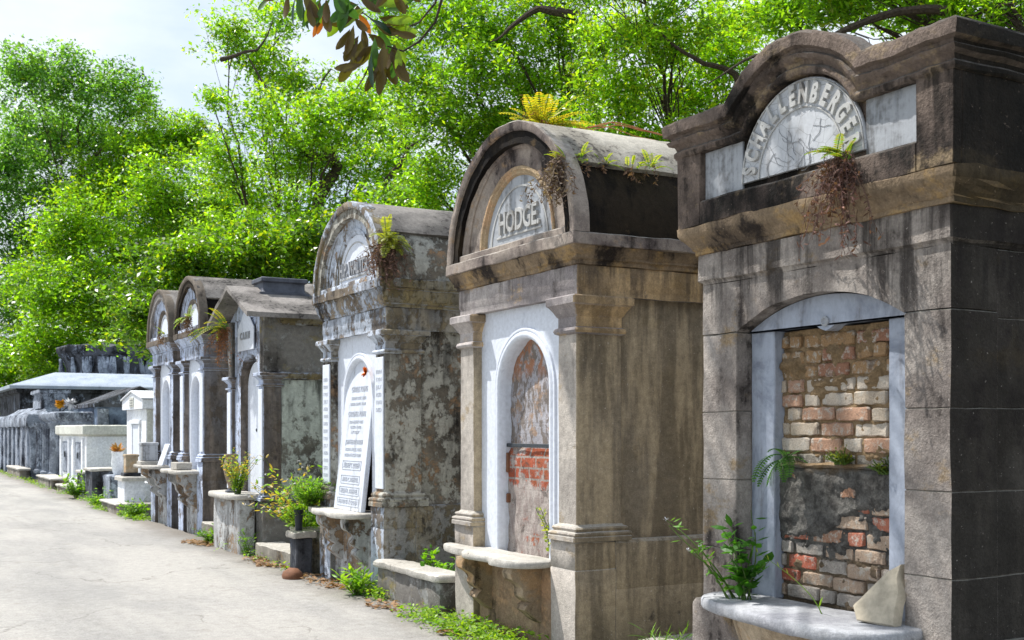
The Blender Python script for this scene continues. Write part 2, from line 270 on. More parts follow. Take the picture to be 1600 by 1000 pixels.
class MB:
    def __init__(s): s.v = []; s.f = []; s.c = []
    def add(s, vs, fs, col=None):
        b = len(s.v); s.v += [tuple(p) for p in vs]; s.f += [tuple(i+b for i in f) for f in fs]
        if col is not None: s.c += [col]*len(vs)
    def loft(s, rows, closed=True, cyc=False, caps=False, col=None):
        n = len(rows[0]); vs = [p for r in rows for p in r]; fs = []
        K = len(rows)
        for k in range(K if closed else K-1):
            a = k*n; b = ((k+1) % K)*n
            for i in range(n if cyc else n-1):
                j = (i+1) % n; fs.append((a+i, a+j, b+j, b+i))
        if caps:
            if cyc: fs.append(tuple(range(n))[::-1]); fs.append(tuple((K-1)*n+i for i in range(n)))
            else: fs.append(tuple(k*n for k in range(K))); fs.append(tuple(k*n+n-1 for k in range(K))[::-1])
        s.add(vs, fs, col)
    def rect(s, x0, x1, y0, y1, z, o, ch, seg):
        X0, X1, Y0, Y1 = x0-o, x1+o, y0-o, y1+o; nx = max(1, int(round((x1-x0)/seg))); ny = max(1, int(round((y1-y0)/seg))); r = []
        for i in range(ny+1): r.append((X0, Y0+ch+(Y1-Y0-2*ch)*i/ny, z))
        for i in range(nx+1): r.append((X0+ch+(X1-X0-2*ch)*i/nx, Y1, z))
        for i in range(ny+1): r.append((X1, Y1-ch-(Y1-Y0-2*ch)*i/ny, z))
        for i in range(nx+1): r.append((X1-ch-(X1-X0-2*ch)*i/nx, Y0, z))
        return r
    def stack(s, x0, x1, y0, y1, prof, ch=.006, seg=.12):
        P = [prof[0]]
        for a, b in zip(prof, prof[1:]):
            k = max(1, int(abs(b[1]-a[1])/.14))
            for i in range(1, k+1): P.append((a[0]+(b[0]-a[0])*i/k, a[1]+(b[1]-a[1])*i/k))
        s.loft([s.rect(x0, x1, y0, y1, z, o, ch, seg) for o, z in P], closed=False, cyc=True, caps=True)
    def box(s, x0, x1, y0, y1, z0, z1, b=.006, seg=.14):
        s.stack(x0, x1, y0, y1, [(-b, z0), (0, z0+b), (0, z1-b), (-b, z1)], b, seg)
    def prism(s, poly, axis, a, b, bev=.0):
        """poly in the two other axes order (xy->z, xz->y, yz->x)"""
        def mk(p, t):
            return {'z': (p[0], p[1], t), 'y': (p[0], t, p[1]), 'x': (t, p[0], p[1])}[axis]
        cx = sum(p[0] for p in poly)/len(poly); cy = sum(p[1] for p in poly)/len(poly)
        def sh(p): 
            d = math.hypot(p[0]-cx, p[1]-cy) or 1; return (p[0]-(p[0]-cx)/d*bev, p[1]-(p[1]-cy)/d*bev)
        rows = [[mk(sh(p), a) for p in poly], [mk(p, a+bev) for p in poly], [mk(p, b-bev) for p in poly], [mk(sh(p), b) for p in poly]] if bev else [[mk(p, a) for p in poly], [mk(p, b) for p in poly]]
        s.loft(rows, closed=False, cyc=True, caps=True)
    def tube(s, pts, rad, sides=7, cap=True, col=None):
        rows = []; pts = [Vector(p) for p in pts]; up = Vector((.3, .2, 1)).normalized()
        for i, p in enumerate(pts):
            d = (pts[min(i+1, len(pts)-1)]-pts[max(i-1, 0)]); d = d.normalized() if d.length > 1e-6 else Vector((0, 0, 1))
            a = d.cross(up); a = a.normalized() if a.length > .05 else d.cross(Vector((1, 0, 0))).normalized(); b = d.cross(a)
            r = rad[i] if isinstance(rad, (list, tuple)) else rad
            rows.append([p+(a*math.cos(t)+b*math.sin(t))*r for t in [2*math.pi*k/sides for k in range(sides)]])
        s.loft(rows, closed=False, cyc=True, caps=cap, col=col)
    def lathe(s, cx, cy, prof, n=24, sx=1, sy=1):
        s.loft([[(cx+r*math.cos(2*math.pi*k/n)*sx, cy+r*math.sin(2*math.pi*k/n)*sy, z) for k in range(n)] for r, z in prof], closed=False, cyc=True, caps=True)
    def arch_panel(s, y0, y1, z0, z1, yc, hw, zs, rise, x0, x1, n=28, reveal=True):
        arc = [(yc+hw*math.cos(t), zs+rise*math.sin(t)) for t in [math.pi*i/n for i in range(n+1)]]
        def wall(pa, pb): # strips of quads between two polylines on the front
            s.loft([[(x0, *p) for p in pa], [(x0, *p) for p in pb]], closed=False)
        wall(arc, [(p[0], z1) for p in arc])
        zz = [z0+(zs-z0)*i/10 for i in range(11)]
        wall([(yc+hw, z) for z in zz], [(y1, z) for z in zz]); wall([(y0, z) for z in zz], [(yc-hw, z) for z in zz])
        wall([(yc+hw, zs), (yc+hw, z1)], [(y1, zs), (y1, z1)]); wall([(y0, zs), (y0, z1)], [(yc-hw, zs), (yc-hw, z1)])
        path = [(yc+hw, z0)]+arc+[(yc-hw, z0)]
        if reveal: s.loft([[(x0, *p) for p in path], [(x1, *p) for p in path]], closed=False)
        ol = [(y1, z0), (y1, z1), (y0, z1), (y0, z0)]
        s.loft([[(x0, *p) for p in ol], [(x1, *p) for p in ol]], closed=False)
    def build(s, name, mat, parent=None, wob=.0, fr=6., smooth=40):
        org = ORG.get(parent['_r'] if False else _root(parent), Vector((0, 0, 0))) if parent else Vector((0, 0, 0))
        me = bpy.data.meshes.new(name)
        V = s.v
        if wob:
            V = []
            for p in s.v:
                q = Vector(p); d = mn.noise_vector(q*fr)*wob+mn.noise_vector(q*fr*4)*wob*.65; V.append(tuple(q+d))
        me.from_pydata([tuple(Vector(p)-org) for p in V], [], s.f)
        if s.c:
            at = me.color_attributes.new('tint', 'FLOAT_COLOR', 'POINT')
            at.data.foreach_set('color', np.array([c+(1,) for c in s.c], dtype=np.float32).ravel())
        me.materials.append(mat)
        if smooth:
            me.shade_smooth(); me.set_sharp_from_angle(angle=R(smooth))
        me.update(); o = link(bpy.data.objects.new(name, me))
        if parent: o.parent = parent
        return o
def _root(o):
    while o.parent: o = o.parent
    return o.name
def solo(o, loc, label, cat, group=None):
    """turn a single world-space mesh into a thing with its origin at its base"""
    loc = Vector(loc); o.data.transform(Matrix.Translation(-loc)); o.location = loc; ORG[o.name] = loc
    return tag(o, label, cat, group)

def parch(yc, zs, hw, z0, n=30, rise=None):
    def f(o):
        rr = (rise if rise else hw)+o; p = []
        if z0 < zs-.001: p += [(yc+hw+o, z0+(zs-z0)*i/8) for i in range(8)]
        p += [(yc+(hw+o)*math.cos(math.pi*i/n), zs+rr*math.sin(math.pi*i/n)) for i in range(n+1)]
        if z0 < zs-.001: p += [(yc-hw-o, zs-(zs-z0)*(i+1)/8) for i in range(8)]
        return p
    return f
def sweep(b, f, prof): b.loft([[(x, *q) for q in f(o)] for o, x in prof], closed=True, caps=True)

# ---- lettering
def text_mesh(s, size, off=.0, ext=.008, bev=.0012):
    cu = bpy.data.curves.new('t', 'FONT'); cu.body = s; cu.size = size; cu.extrude = ext; cu.offset = off; cu.bevel_depth = bev; cu.align_x = 'CENTER'; cu.resolution_u = 3
    o = bpy.data.objects.new('t', cu); link(o); bpy.context.view_layer.update()
    me = bpy.data.meshes.new_from_object(o.evaluated_get(bpy.context.evaluated_depsgraph_get()))
    vs = [v.co.copy() for v in me.vertices]; fs = [tuple(p.vertices) for p in me.polygons]
    bpy.data.objects.remove(o); bpy.data.curves.remove(cu); bpy.data.meshes.remove(me); return vs, fs
def put_text(b, s, size, y, z, x, sx=1., rot=0., lean=0., off=.002, ext=.008, width=None):
    vs, fs = text_mesh(s, size, off, ext)
    w_ = max(v.x for v in vs)-min(v.x for v in vs)
    if width: sx = width/w_
    o = []
    for v in vs:
        u, t, n = v.x*sx, v.y, v.z
        u, t = u*math.cos(rot)-t*math.sin(rot), u*math.sin(rot)+t*math.cos(rot)
        o.append((x-n+lean*t, y-u, z+t))
    b.add(o, fs)

# ---- leaf clouds (numpy)
def leaf_mesh(name, C, size, asp, tint, mat, parent=None, up=.35, rng=None, jit=.35):
    N = len(C); rng = rng or np.random.default_rng(1)
    nrm = rng.normal(size=(N, 3)); nrm[:, 2] = np.abs(nrm[:, 2])+up*2; nrm /= np.linalg.norm(nrm, axis=1)[:, None]
    u = rng.normal(size=(N, 3)); u[:, 2] -= .4; u -= nrm*(u*nrm).sum(1)[:, None]; u /= np.linalg.norm(u, axis=1)[:, None]
    v = np.cross(nrm, u); Ls = size*(1+jit*rng.normal(size=(N, 1))).clip(.45, 1.9); W = Ls*asp
    V = np.empty((N, 4, 3), np.float32)
    V[:, 0] = C-u*Ls*.5; V[:, 1] = C+v*W*.5+nrm*W*.12-u*Ls*.05; V[:, 2] = C+u*Ls*.5; V[:, 3] = C-v*W*.5+nrm*W*.12-u*Ls*.05
    org = ORG.get(_root(parent), Vector((0, 0, 0))) if parent else Vector((0, 0, 0)); V -= np.array(org, dtype=np.float32)
    me = bpy.data.meshes.new(name); me.vertices.add(4*N); me.loops.add(4*N); me.polygons.add(N)
    me.vertices.foreach_set('co', V.ravel()); me.loops.foreach_set('vertex_index', np.arange(4*N, dtype=np.int32))
    me.polygons.foreach_set('loop_start', np.arange(0, 4*N, 4, dtype=np.int32)); me.polygons.foreach_set('loop_total', np.full(N, 4, np.int32))
    me.update(calc_edges=True)
    at = me.color_attributes.new('tint', 'FLOAT_COLOR', 'POINT'); T = np.ones((N, 4), np.float32); T[:, :3] = np.clip(tint, 0, .75)
    at.data.foreach_set('color', np.repeat(T, 4, axis=0).ravel()); me.materials.append(mat)
    o = link(bpy.data.objects.new(name, me))
    if parent: o.parent = parent
    return o
def Wp(px, py, d):
    r = (px-800)/1817*d; return Vector((r*CS+d*SN, d*CS-r*SN, CH+(672-py)*d/1817))

DENS = 27.
def tree(lobes, d, base, label, seed, dens=1., leaf=.1, asp=.45, greens=((.05, .15, .012), (.15, .30, .02)), clr=.42, per=34, cat='tree', group='broadleaf trees behind the tombs', bare=(), trunk_r=.32, yel=.1):
    rng = np.random.default_rng(seed); rnd = random.Random(seed)
    t = thing('oak_tree', base, label, cat, group); bz = Vector(base)
    cs = []; tb = MB(); br = MB()
    fork = bz+Vector((rnd.uniform(-.6, .6), rnd.uniform(-.6, .6), 3.2+rnd.random()*1.5))
    pts = [bz+(fork-bz)*k/5+Vector((rnd.uniform(-.12, .12), rnd.uniform(-.12, .12), 0))*(k > 0) for k in range(6)]
    tb.tube(pts, [trunk_r*(1.35-.7*min(k, 2)/2*.5-.06*k) for k in range(6)], 10); tb.build('trunk', M['bark'], t, .03, 3)
    tints = []
    for L_ in lobes:
        px, py, rx, ry = L_[:4]; dd = d*(1+rnd.uniform(-.09, .09)) if len(L_) < 5 else L_[4]
        c = Wp(px, py, dd); ra = rx*dd/1817; rb = ry*dd/1817; rc = (ra+rb)/2*1.0
        # limb to lobe
        k = 9; mid = (fork+c)/2+Vector((rnd.uniform(-1, 1), rnd.uniform(-1, 1), rnd.uniform(-.6, .9)))*((c-fork).length*.13)
        path = []
        for i in range(k+1):
            q = i/k; p = fork*(1-q)**2+mid*2*q*(1-q)+c*q*q
            p += Vector(mn.noise_vector(p*.9+Vector((seed, 0, 0))))*.35*math.sin(q*math.pi); path.append(p)
        r0 = trunk_r*.22; br.tube(path, [r0*(1-q/k)**1.2+.014 for q in range(k+1)], 6)
        n = max(12, int(dens*DENS*(ra*rb+ra*rc+rb*rc)/3/(clr*clr)))
        dirs = rng.normal(size=(n, 3)); dirs /= np.linalg.norm(dirs, axis=1)[:, None]; rad = rng.random(n)**.42
        # camera frame axes for the ellipsoid: right, forward, up
        off = dirs*(rad*(1+.28*rng.normal(size=n)).clip(.5, 1.35))[:, None]*np.array([ra, rc, rb]); wx = off[:, 0]*CS+off[:, 1]*SN; wy = -off[:, 0]*SN+off[:, 1]*CS
        P_ = np.stack([c.x+wx, c.y+wy, c.z+off[:, 2]], 1); P_ = P_[P_[:, 2] > .6]
        cs.append(P_)
        for i in range(0, len(P_), 9):
            e = Vector(P_[i]); q = rnd.uniform(.45, 1); s0 = path[int(q*k)]
            m_ = (s0+e)/2+Vector((rnd.uniform(-.3, .3), rnd.uniform(-.3, .3), rnd.uniform(-.1, .35)))
            br.tube([s0, (s0+m_)/2+Vector((0, 0, .05)), m_, e], [.016, .012, .009, .004], 4, cap=False)
    for (a, b_, c_) in bare:  # visible bare limbs given as image points and depth
        path = [Wp(x, y, c_) for x, y in a]; path = [path[k].lerp(path[k+1], q/4) for k in range(len(path)-1) for q in range(4)]+[path[-1]]; path = [p+Vector(mn.noise_vector(p*1.3))*.14 for p in path]; br.tube(path, [b_*(1-.9*i/(len(path)-1)) for i in range(len(path))], 7)
    br.build('limbs', M['bark'], t, .0)
    cl = np.concatenate(cs); nc = len(cl); cnt = rng.poisson(per*1.2, nc); idx = np.repeat(np.arange(nc), cnt); N = len(idx)
    cr = clr*(.7+.6*rng.random(nc)); g = rng.normal(size=(N, 3)); g /= np.linalg.norm(g, axis=1)[:, None]; g *= (rng.random(N)**.5)[:, None]; g[:, 2] *= .6
    C = cl[idx]+g*cr[idx][:, None]
    a = np.array(greens[0]); b2 = np.array(greens[1]); f = (rng.random(nc)[idx]*.55+rng.random(N)*.45)[:, None]
    T = a*(1-f)+b2*f; T = T*np.exp(rng.normal(size=(N, 1))*.42-.05).clip(.3, 1.9); yy = rng.random(N) < yel; T[yy] = T[yy]*.4+np.array((.38, .44, .02))*.6
    leaf_mesh('crown', C, leaf*1.12, asp, T, M['leaf'], t, rng=rng)
    return N

# ------------------------------------------------------------------ ferns and small plants
def quadleaf(b, p, u, n, L_, W_, col):
    """a six sided folded leaf from p along u"""
    u = u.normalized(); v = n.cross(u); v = v.normalized() if v.length > 1e-4 else Vector((1, 0, 0)); nn = u.cross(v)
    q = [p, p+u*L_*.3+v*W_*.42-nn*W_*.08, p+u*L_*.65+v*W_*.40-nn*W_*.1, p+u*L_-nn*L_*.08, p+u*L_*.65-v*W_*.40-nn*W_*.1, p+u*L_*.3-v*W_*.42-nn*W_*.08, p+u*L_*.5+nn*W_*.05]
    b.add(q, [(0, 1, 6), (1, 2, 6), (2, 3, 6), (3, 4, 6), (4, 5, 6), (5, 0, 6)], col)
def frond(b, p, d, L_, rnd, c1, c2, droop=1., w_=.16, n=15):
    d = d.normalized(); p = Vector(p); step = L_/n; cur = p.copy(); dd = d.copy(); pts = [p.copy()]
    for i in range(n):
        dd = (dd+Vector((0, 0, -.085*droop))+Vector((rnd.uniform(-.03, .03), rnd.uniform(-.03, .03), 0))).normalized(); cur = cur+dd*step; pts.append(cur.copy())
        if i < 2: continue
        q = i/n; wl = w_*L_*(math.sin(math.pi*min(1, q*.86+.12))**.8)*1.1
        sd = dd.cross(Vector((0, 0, 1))); sd = sd.normalized() if sd.length > .05 else Vector((1, 0, 0)); nn = sd.cross(dd)
        f = rnd.random(); col = tuple(c1[k]*(1-f)+c2[k]*f for k in range(3))
        for s_ in (-1, 1): quadleaf(b, cur, sd*s_+dd*.45, nn, wl*rnd.uniform(.8, 1.1), step*.85, col)
    b.tube(pts, [.0028*(1-.6*i/n)*(L_/.35)**.5+.0008 for i in range(n+1)], 4, False, c1)
G1, G2, GY = (.06, .17, .015), (.16, .30, .02), (.34, .38, .03)
BR1, BR2 = (.13, .075, .05), (.26, .16, .11)
def fern(loc, label, rnd, n=12, L_=.35, out=Vector((-1, -.2, .6)), spread=1., c=(G2, GY), dead=0, deadL=.3, droop=1., group='ferns rooted in the masonry', dead_out=None, deadcol=(BR1, BR2)):
    t = thing('fern', loc, label, 'fern', group); b = MB(); p = Vector(loc)
    for i in range(n):
        d = out+Vector((rnd.uniform(-1, 1), rnd.uniform(-1, 1), rnd.uniform(-.5, .8)))*spread
        frond(b, p+Vector((rnd.uniform(-.03, .03), rnd.uniform(-.04, .04), rnd.uniform(-.02, .02))), d, L_*rnd.uniform(.5, 1.1), rnd, *c, droop=droop)
    b.build('green_fronds', M['fern'], t, smooth=0)
    if dead:
        b = MB(); do = dead_out or Vector((-.35, -.1, -1))
        for i in range(dead):
            d = (do+Vector((rnd.uniform(-.9, .6), rnd.uniform(-1, 1), rnd.uniform(-.6, .9)))).normalized(); L_ = deadL*rnd.uniform(.25, 1.15)
            q = p+Vector((rnd.uniform(-.05, .02), rnd.uniform(-.07, .07), rnd.uniform(-.05, .03))); pts = [q.copy()]; f = rnd.random(); col = tuple(deadcol[0][k]*(1-f)+deadcol[1][k]*f for k in range(3))
            for k in range(9):
                d = (d+Vector((rnd.uniform(-.3, .3), rnd.uniform(-.35, .35), rnd.uniform(-.35, .1)-.06*(1 if do.z < 0 else 0)))).normalized(); q = q+d*L_/9; pts.append(q.copy())
                for _ in range(2):
                    u = Vector((rnd.uniform(-1, 1), rnd.uniform(-1, 1), rnd.uniform(-1, .5))).normalized(); g = rnd.uniform(.6, 1.3)
                    if rnd.random() < .75: quadleaf(b, q, u, Vector((rnd.uniform(-1, 1), rnd.uniform(-1, 1), rnd.uniform(-1, 1))), rnd.uniform(.014, .045), rnd.uniform(.006, .016), tuple(c_*g for c_ in col))
            b.tube(pts, .0014, 3, False, tuple(c_*.7 for c_ in col))
        b.build('dead_fronds', M['dead'], t, smooth=0)
    return t
def bushy(loc, name, label, rnd, stems=9, H=.4, spread=.5, leaf=.035, lw=.5, c=(G1, G2), per=14, group=None, lean=Vector((0, 0, 0)), flower=None, tipc=None, cat='plant'):
    t = thing(name, loc, label, cat, group); b = MB(); sb = MB(); p0 = Vector(loc); fl = MB()
    for s_ in range(stems):
        d = (Vector((rnd.uniform(-1, 1)*spread, rnd.uniform(-1, 1)*spread, 1))+lean).normalized(); h = H*rnd.uniform(.55, 1.1); p = p0+Vector((rnd.uniform(-.03, .03), rnd.uniform(-.03, .03), 0)); pts = [p.copy()]
        k = 7
        for i in range(k): d = (d+Vector((rnd.uniform(-.15, .15), rnd.uniform(-.15, .15), -.06))).normalized(); p = p+d*h/k; pts.append(p.copy())
        sb.tube(pts, [.004*(1-.7*i/k)+.0008 for i in range(k+1)], 4, False)
        for i in range(per):
            q = rnd.uniform(.12, 1); a = min(int(q*k), k-1); pp = pts[a].lerp(pts[a+1], q*k-a)
            u = Vector((rnd.uniform(-1, 1), rnd.uniform(-1, 1), rnd.uniform(-.2, .7))).normalized(); f = rnd.random()
            col = tuple(c[0][j]*(1-f)+c[1][j]*f for j in range(3))
            if tipc and q > .6 and rnd.random() < .5: col = tipc
            L_ = leaf*rnd.uniform(.6, 1.2); quadleaf(b, pp+u*L_*.25, u, Vector((rnd.uniform(-.5, .5), rnd.uniform(-.5, .5), 1)), L_, L_*lw, col)
        if flower and rnd.random() < .8:
            for _ in range(9):
                u = Vector((rnd.uniform(-1, 1), rnd.uniform(-1, 1), rnd.uniform(-.2, 1))).normalized(); quadleaf(fl, pts[-1]+u*.006, u, Vector((0, .3, 1)), flower, flower*.5, (.7, .68, .7))
    sb.c = [(.09, .16, .03)]*len(sb.v); sb.build('stems', M['fern'], t); b.build('leaves', M['fern'], t, smooth=0)
    if fl.v: fl.build('flowers', M['wflower'], t, smooth=0)
    return t

rnd = random.Random(7)
# ------------------------------------------------------------------ ground and path
b = MB(); b.add([(-600, -600, -.03), (600, -600, -.03), (600, 900, -.03), (-600, 900, -.03)], [(0, 1, 2, 3)]); tag(b.build('ground', M['soil'], smooth=0), kind='structure')
b = MB()
ys = [-12+.25*i for i in range(300)]
def edge_x(y): return 4.02+.07*mn.noise(Vector((0, y*1.3, 0)))+.04*mn.noise(Vector((3, y*5, 0)))
xs = [-14, -6, -2, 0, 1.2, 2.2, 3, 3.5, 3.8]
rows = []
for x in xs: rows.append([(x, y, .012*mn.noise(Vector((x*.5, y*.4, 1)))) for y in ys])
rows.append([(edge_x(y), y, .006) for y in ys]); rows.append([(edge_x(y)+.03, y, -.05) for y in ys])
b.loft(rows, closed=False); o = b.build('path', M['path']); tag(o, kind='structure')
for p in o.data.polygons: pass

# ------------------------------------------------------------------ helpers for tomb parts
def gp(z0, z1, joints, g=.006, w_=.0045, bv=.006):
    p = [(-bv, z0), (0, z0+bv)]
    for j in joints: p += [(0, j-w_), (-g, j), (0, j+w_)]
    return p+[(0, z1-bv), (-bv, z1)]
def seg_arc(yc, hw, zs, rise, n=20):
    Rr = (hw*hw+rise*rise)/(2*rise); a = math.asin(hw/Rr)
    return [(yc+Rr*math.sin(a-2*a*i/n), zs-(Rr-rise)+Rr*math.cos(a-2*a*i/n)) for i in range(n+1)]
def pilaster(t, mat, x0, x1, y0, y1, zb, zp, zc, z1, front=None, matc=None, wob=.004, name='pilaster'):
    """zb base bottom, zp shaft start, zc capital start, z1 top"""
    b = MB(); b.stack(x0, x1, y0, y1, [(0, zp-.01), (0, zc+.01)], .006, .12); p = b.build(name, mat, t, wob)
    b = MB(); h = zp-zb; b.stack(x0, x1, y0, y1, [(.055, zb), (.055, zb+h*.25), (.048, zb+h*.3), (.055, zb+h*.42), (.05, zb+h*.52), (.028, zb+h*.58), (.036, zb+h*.74), (.03, zb+h*.84), (.012, zb+h*.9), (0, zp)], .008)
    b.build('base', mat, p, wob*.7)
    b = MB(); h = z1-zc; b.stack(x0, x1, y0, y1, [(0, zc), (.024, zc+h*.04), (.030, zc+h*.10), (.022, zc+h*.17), (.004, zc+h*.2), (.004, zc+h*.46), (.014, zc+h*.5), (.03, zc+h*.62), (.052, zc+h*.74), (.066, zc+h*.78), (.066, zc+h*.96), (.058, z1-.001)], .008)
    b.build('capital', matc or mat, p, wob*.7)
    if front:
        b = MB(); b.box(x0-.018, x0-.001, y0+.02, y1-.02, zp+.02, zc-.03, .004); b.build('facing_plate', front, p)
    return p
def cons_bracket(t, mat, y0, y1, x_wall, x_front, zt, zb, name='bracket'):
    d = x_wall-x_front; h = zt-zb
    poly = [(x_wall+.02, zt), (x_front+.02, zt), (x_front+.01, zt-h*.1), (x_front+.02, zt-h*.2)]
    for i in range(9):
        q = i/8; poly.append((x_front+.03+d*.55*q**1.0+.03*math.sin(q*6.28), zt-h*.22-h*.42*q))
    poly += [(x_front+d*.52, zt-h*.70), (x_front+d*.48, zt-h*.76), (x_front+d*.6, zt-h*.82), (x_front+d*.8, zt-h*.93), (x_wall-.01, zb), (x_wall+.02, zb)]
    b = MB(); b.prism(poly, 'y', y0, y1, .010)
    cy = (y0+y1)/2; b.lathe(0, 0, [(.0, 0)], 3) if False else None
    return b.build(name, mat, t, .006, 9, 30)
def shelf_slab(t, mat, outline, z0, z1, name='shelf'):
    # densify
    P = []
    for a, c in zip(outline, outline[1:]+outline[:1]):
        k = max(1, int(math.hypot(a[0]-c[0], a[1]-c[1])/.05))
        P += [(a[0]+(c[0]-a[0])*i/k, a[1]+(c[1]-a[1])*i/k) for i in range(k)]
    for _ in range(2):
        P = [((P[i-1][0]+2*P[i][0]+P[(i+1) % len(P)][0])/4, (P[i-1][1]+2*P[i][1]+P[(i+1) % len(P)][1])/4) for i in range(len(P))]
    b = MB(); b.prism(P, 'z', z0, z1, .012); return b.build(name, mat, t, .004, 8, 50)

# ------------------------------------------------------------------ the large near tomb
def near_tomb():
    t = thing('family_tomb', (4.1, 4.36, 0), 'large blackened cement tomb with curved parapet and brick filled doorway', 'tomb', 'row of family tombs')
    Y0, Y1, X0, X1 = 3.5, 5.22, 4.1, 6.4; J = [.85, 1.23, 1.6, 2.0]
    b = MB(); b.stack(X0+.30, X1, Y0, Y1, gp(.5, 2.31, J), .001, .12)
    b.stack(X0, X0+.299, Y0, 3.76, gp(.5, 2.03, J[:3]), .001, .1); b.stack(X0, X0+.299, 4.93, Y1, gp(.5, 2.03, J[:3]), .005, .1)
    arc = seg_arc(4.345, .585, 2.03, .155)
    top = 2.31
    b.loft([[(X0, *p) for p in arc], [(X0, p[0], top) for p in arc]], closed=False)
    b.loft([[(X0, *p) for p in arc], [(X0+.14, *p) for p in arc]], closed=False)
    for y0, y1 in ((Y0, 3.76), (4.93, Y1)): b.stack(X0, X0+.299, y0, y1, [(0, 2.034), (0, top)], .001)
    b.build('wall', M['sch'], t, .006, 5)
    b = MB(); b.stack(X0-.04, X1+.05, Y0-.05, Y1+.05, [(0, -.05), (0, .53), (-.012, .555)], .012, .14); b.build('plinth', M['sch'], t, .008, 4)
    # marble surround
    s = MB(); s.box(4.20, 4.34, 4.74, 4.925, .60, 2.03, .006); sur = s.build('marble_surround', M['marble_blue'], t, .003, 6)
    s = MB(); s.box(4.20, 4.34, 3.74, 3.95, .60, 2.03, .006); s.build('jamb', M['marble_blue'], sur, .003, 6)
    s = MB(); a2 = [(p[0], p[1]-.006) for p in arc]
    low = [(3.765, 2.033)]+[(3.765+(4.925-3.765)*q, 2.033-(.035*max(0, 1-abs(q-.5)/.055)**.5)) for q in [i/60 for i in range(1, 60)]]+[(4.925, 2.033)]
    s.prism(a2+low[::-1][::-1], 'x', 4.185, 4.33); s.build('arched_head', M['marble_blue'], sur)
    s = MB()
    s.lathe(0, 0, [(.001, 0)], 3) if False else None
    s.loft([[(4.175+dx, 4.345+r_*math.cos(a), 2.045+r_*math.sin(a)) for a in [2*math.pi*k/14 for k in range(14)]] for r_, dx in ((.026, .012), (.026, 0), (.016, -.006), (.010, .004))], closed=False, cyc=True, caps=True); s.build('rosette', M['marble_grey'], sur)
    # bricks: real courses
    rr = random.Random(5); bk = MB(); z = .615; row = 0
    while z < 2.0:
        h = .068+rr.uniform(-.005, .005); y = 3.93-(.11 if row % 2 else 0)-rr.random()*.06; tilt = rr.uniform(-.008, .008)
        while y < 4.76:
            L_ = .215 if rr.random() > .25 else .105; L_ += rr.uniform(-.02, .02); a, c = max(y, 3.945), min(y+L_, 4.745)
            if c-a > .03:
                f = rr.random()
                if z > 1.72: col = (.30, .19, .10) if f < .6 else (.27, .14, .09)
                elif z > 1.32: col = (.46, .40, .33) if f < .55 else ((.36, .22, .15) if f < .8 else (.43, .36, .28))
                elif z > 1.26: col = (.20, .18, .15)
                elif z > .86: col = (.34, .13, .085) if f < .45 else ((.30, .17, .11) if f < .75 else (.36, .27, .20))
                else: col = (.36, .27, .20) if f < .45 else ((.36, .11, .07) if f < .55 else (.30, .27, .24))
                x0 = 4.252+rr.uniform(-.007, .009); k0 = len(bk.v); z_ = z+tilt*((a+c)/2-4.34)*3
                bk.stack(x0, x0+.09, a+.003, c-.003, [(-.007, z_+rr.uniform(0, .003)), (0, z_+.007), (0, z_+h-.007), (-.007, z_+h)], .008, .03)
                bk.c += [col]*(len(bk.v)-k0)
            y += L_+.010
        z += h+.010; row += 1
    wallb = bk.build('brick_filling', M['brick'], t, .006, 26, 35)
    # mortar sheet, bulging out over the bricks where the old render still clings
    m = MB(); ny, nz_ = 90, 150; rows = []
    for j in range(nz_+1):
        z = .6+1.42*j/nz_; r_ = []
        for i in range(ny+1):
            y = 3.935+.82*i/ny; n1 = mn.noise(Vector((y*7, z*9, 2)))+.5*mn.noise(Vector((y*19, z*23, 5)))+.3*mn.noise(Vector((y*45, z*45, 8))); x = 4.264-.014*n1
            lo = 1.11-.19*max(0, min(1, (y-4.15)/.35))+.07*n1
            g = max(0, min(1, (z-lo)/.025))*max(0, min(1, (1.325-z)/.03)); x -= .026*g+.005*g*n1
            if z > 1.72: x -= .034*max(0, n1-.02)
            elif z > 1.36: x -= .02*max(0, n1-.25)
            elif z < lo: x -= .035*max(0, n1-.2)
            r_.append((x, y, z))
        rows.append(r_)
    m.loft(rows, closed=False); m.build('mortar', M['mortar'], wallb, .0, smooth=50)
    m = MB(); m.loft([[(4.25-dx-.012*mn.noise(Vector((y*13, 4, dz*9))), y, 1.325+dz+.008*mn.noise(Vector((y*9, dz*30, 0)))) for y in [3.95+.79*i/40 for i in range(41)]] for dx, dz in ((-.02, .008), (.022, .006), (.032, -.004), (.02, -.016), (-.02, -.02))], closed=True); m.build('mortar_ledge', M['mortar'], wallb, .006, 14)
    # shelf and dado
    shelf_slab(t, M['slab_blue'], [(4.19, 5.0), (4.02, 5.06), (3.88, 4.98), (3.79, 4.75), (3.73, 4.45), (3.69, 4.15), (3.69, 3.9), (3.76, 3.72), (3.9, 3.64), (4.19, 3.66)], .555, .615)
    b = MB(); rows = []
    for z, o in ((.556, 0), (.5, .015), (.42, .06), (.32, .13), (.22, .2), (.1, .235), (-.03, .24)):
        rows.append([(3.80+o+.28*abs(q-.5)**2*4*(1-o*2), 3.70+1.25*q, z) for q in [i/16 for i in range(17)]])
    b.loft(rows, closed=False); b.build('curved_dado', M['bracket'], t, .006)
    # entablature
    b = MB(); b.stack(X0, X1, Y0, Y1, [(0, 2.312), (.004, 2.325), (.022, 2.335), (.022, 2.48)], .008); b.build('frieze', M['sch'], t, .007, 6)
    b = MB(); b.stack(X0, X1, Y0, Y1, [(.0, 2.4815), (.034, 2.482), (.036, 2.505), (.046, 2.512), (.052, 2.53), (.072, 2.555), (.092, 2.575), (.102, 2.60), (.104, 2.632)], .01); b.build('cornice', M['sch_cornice'], t, .011, 7)
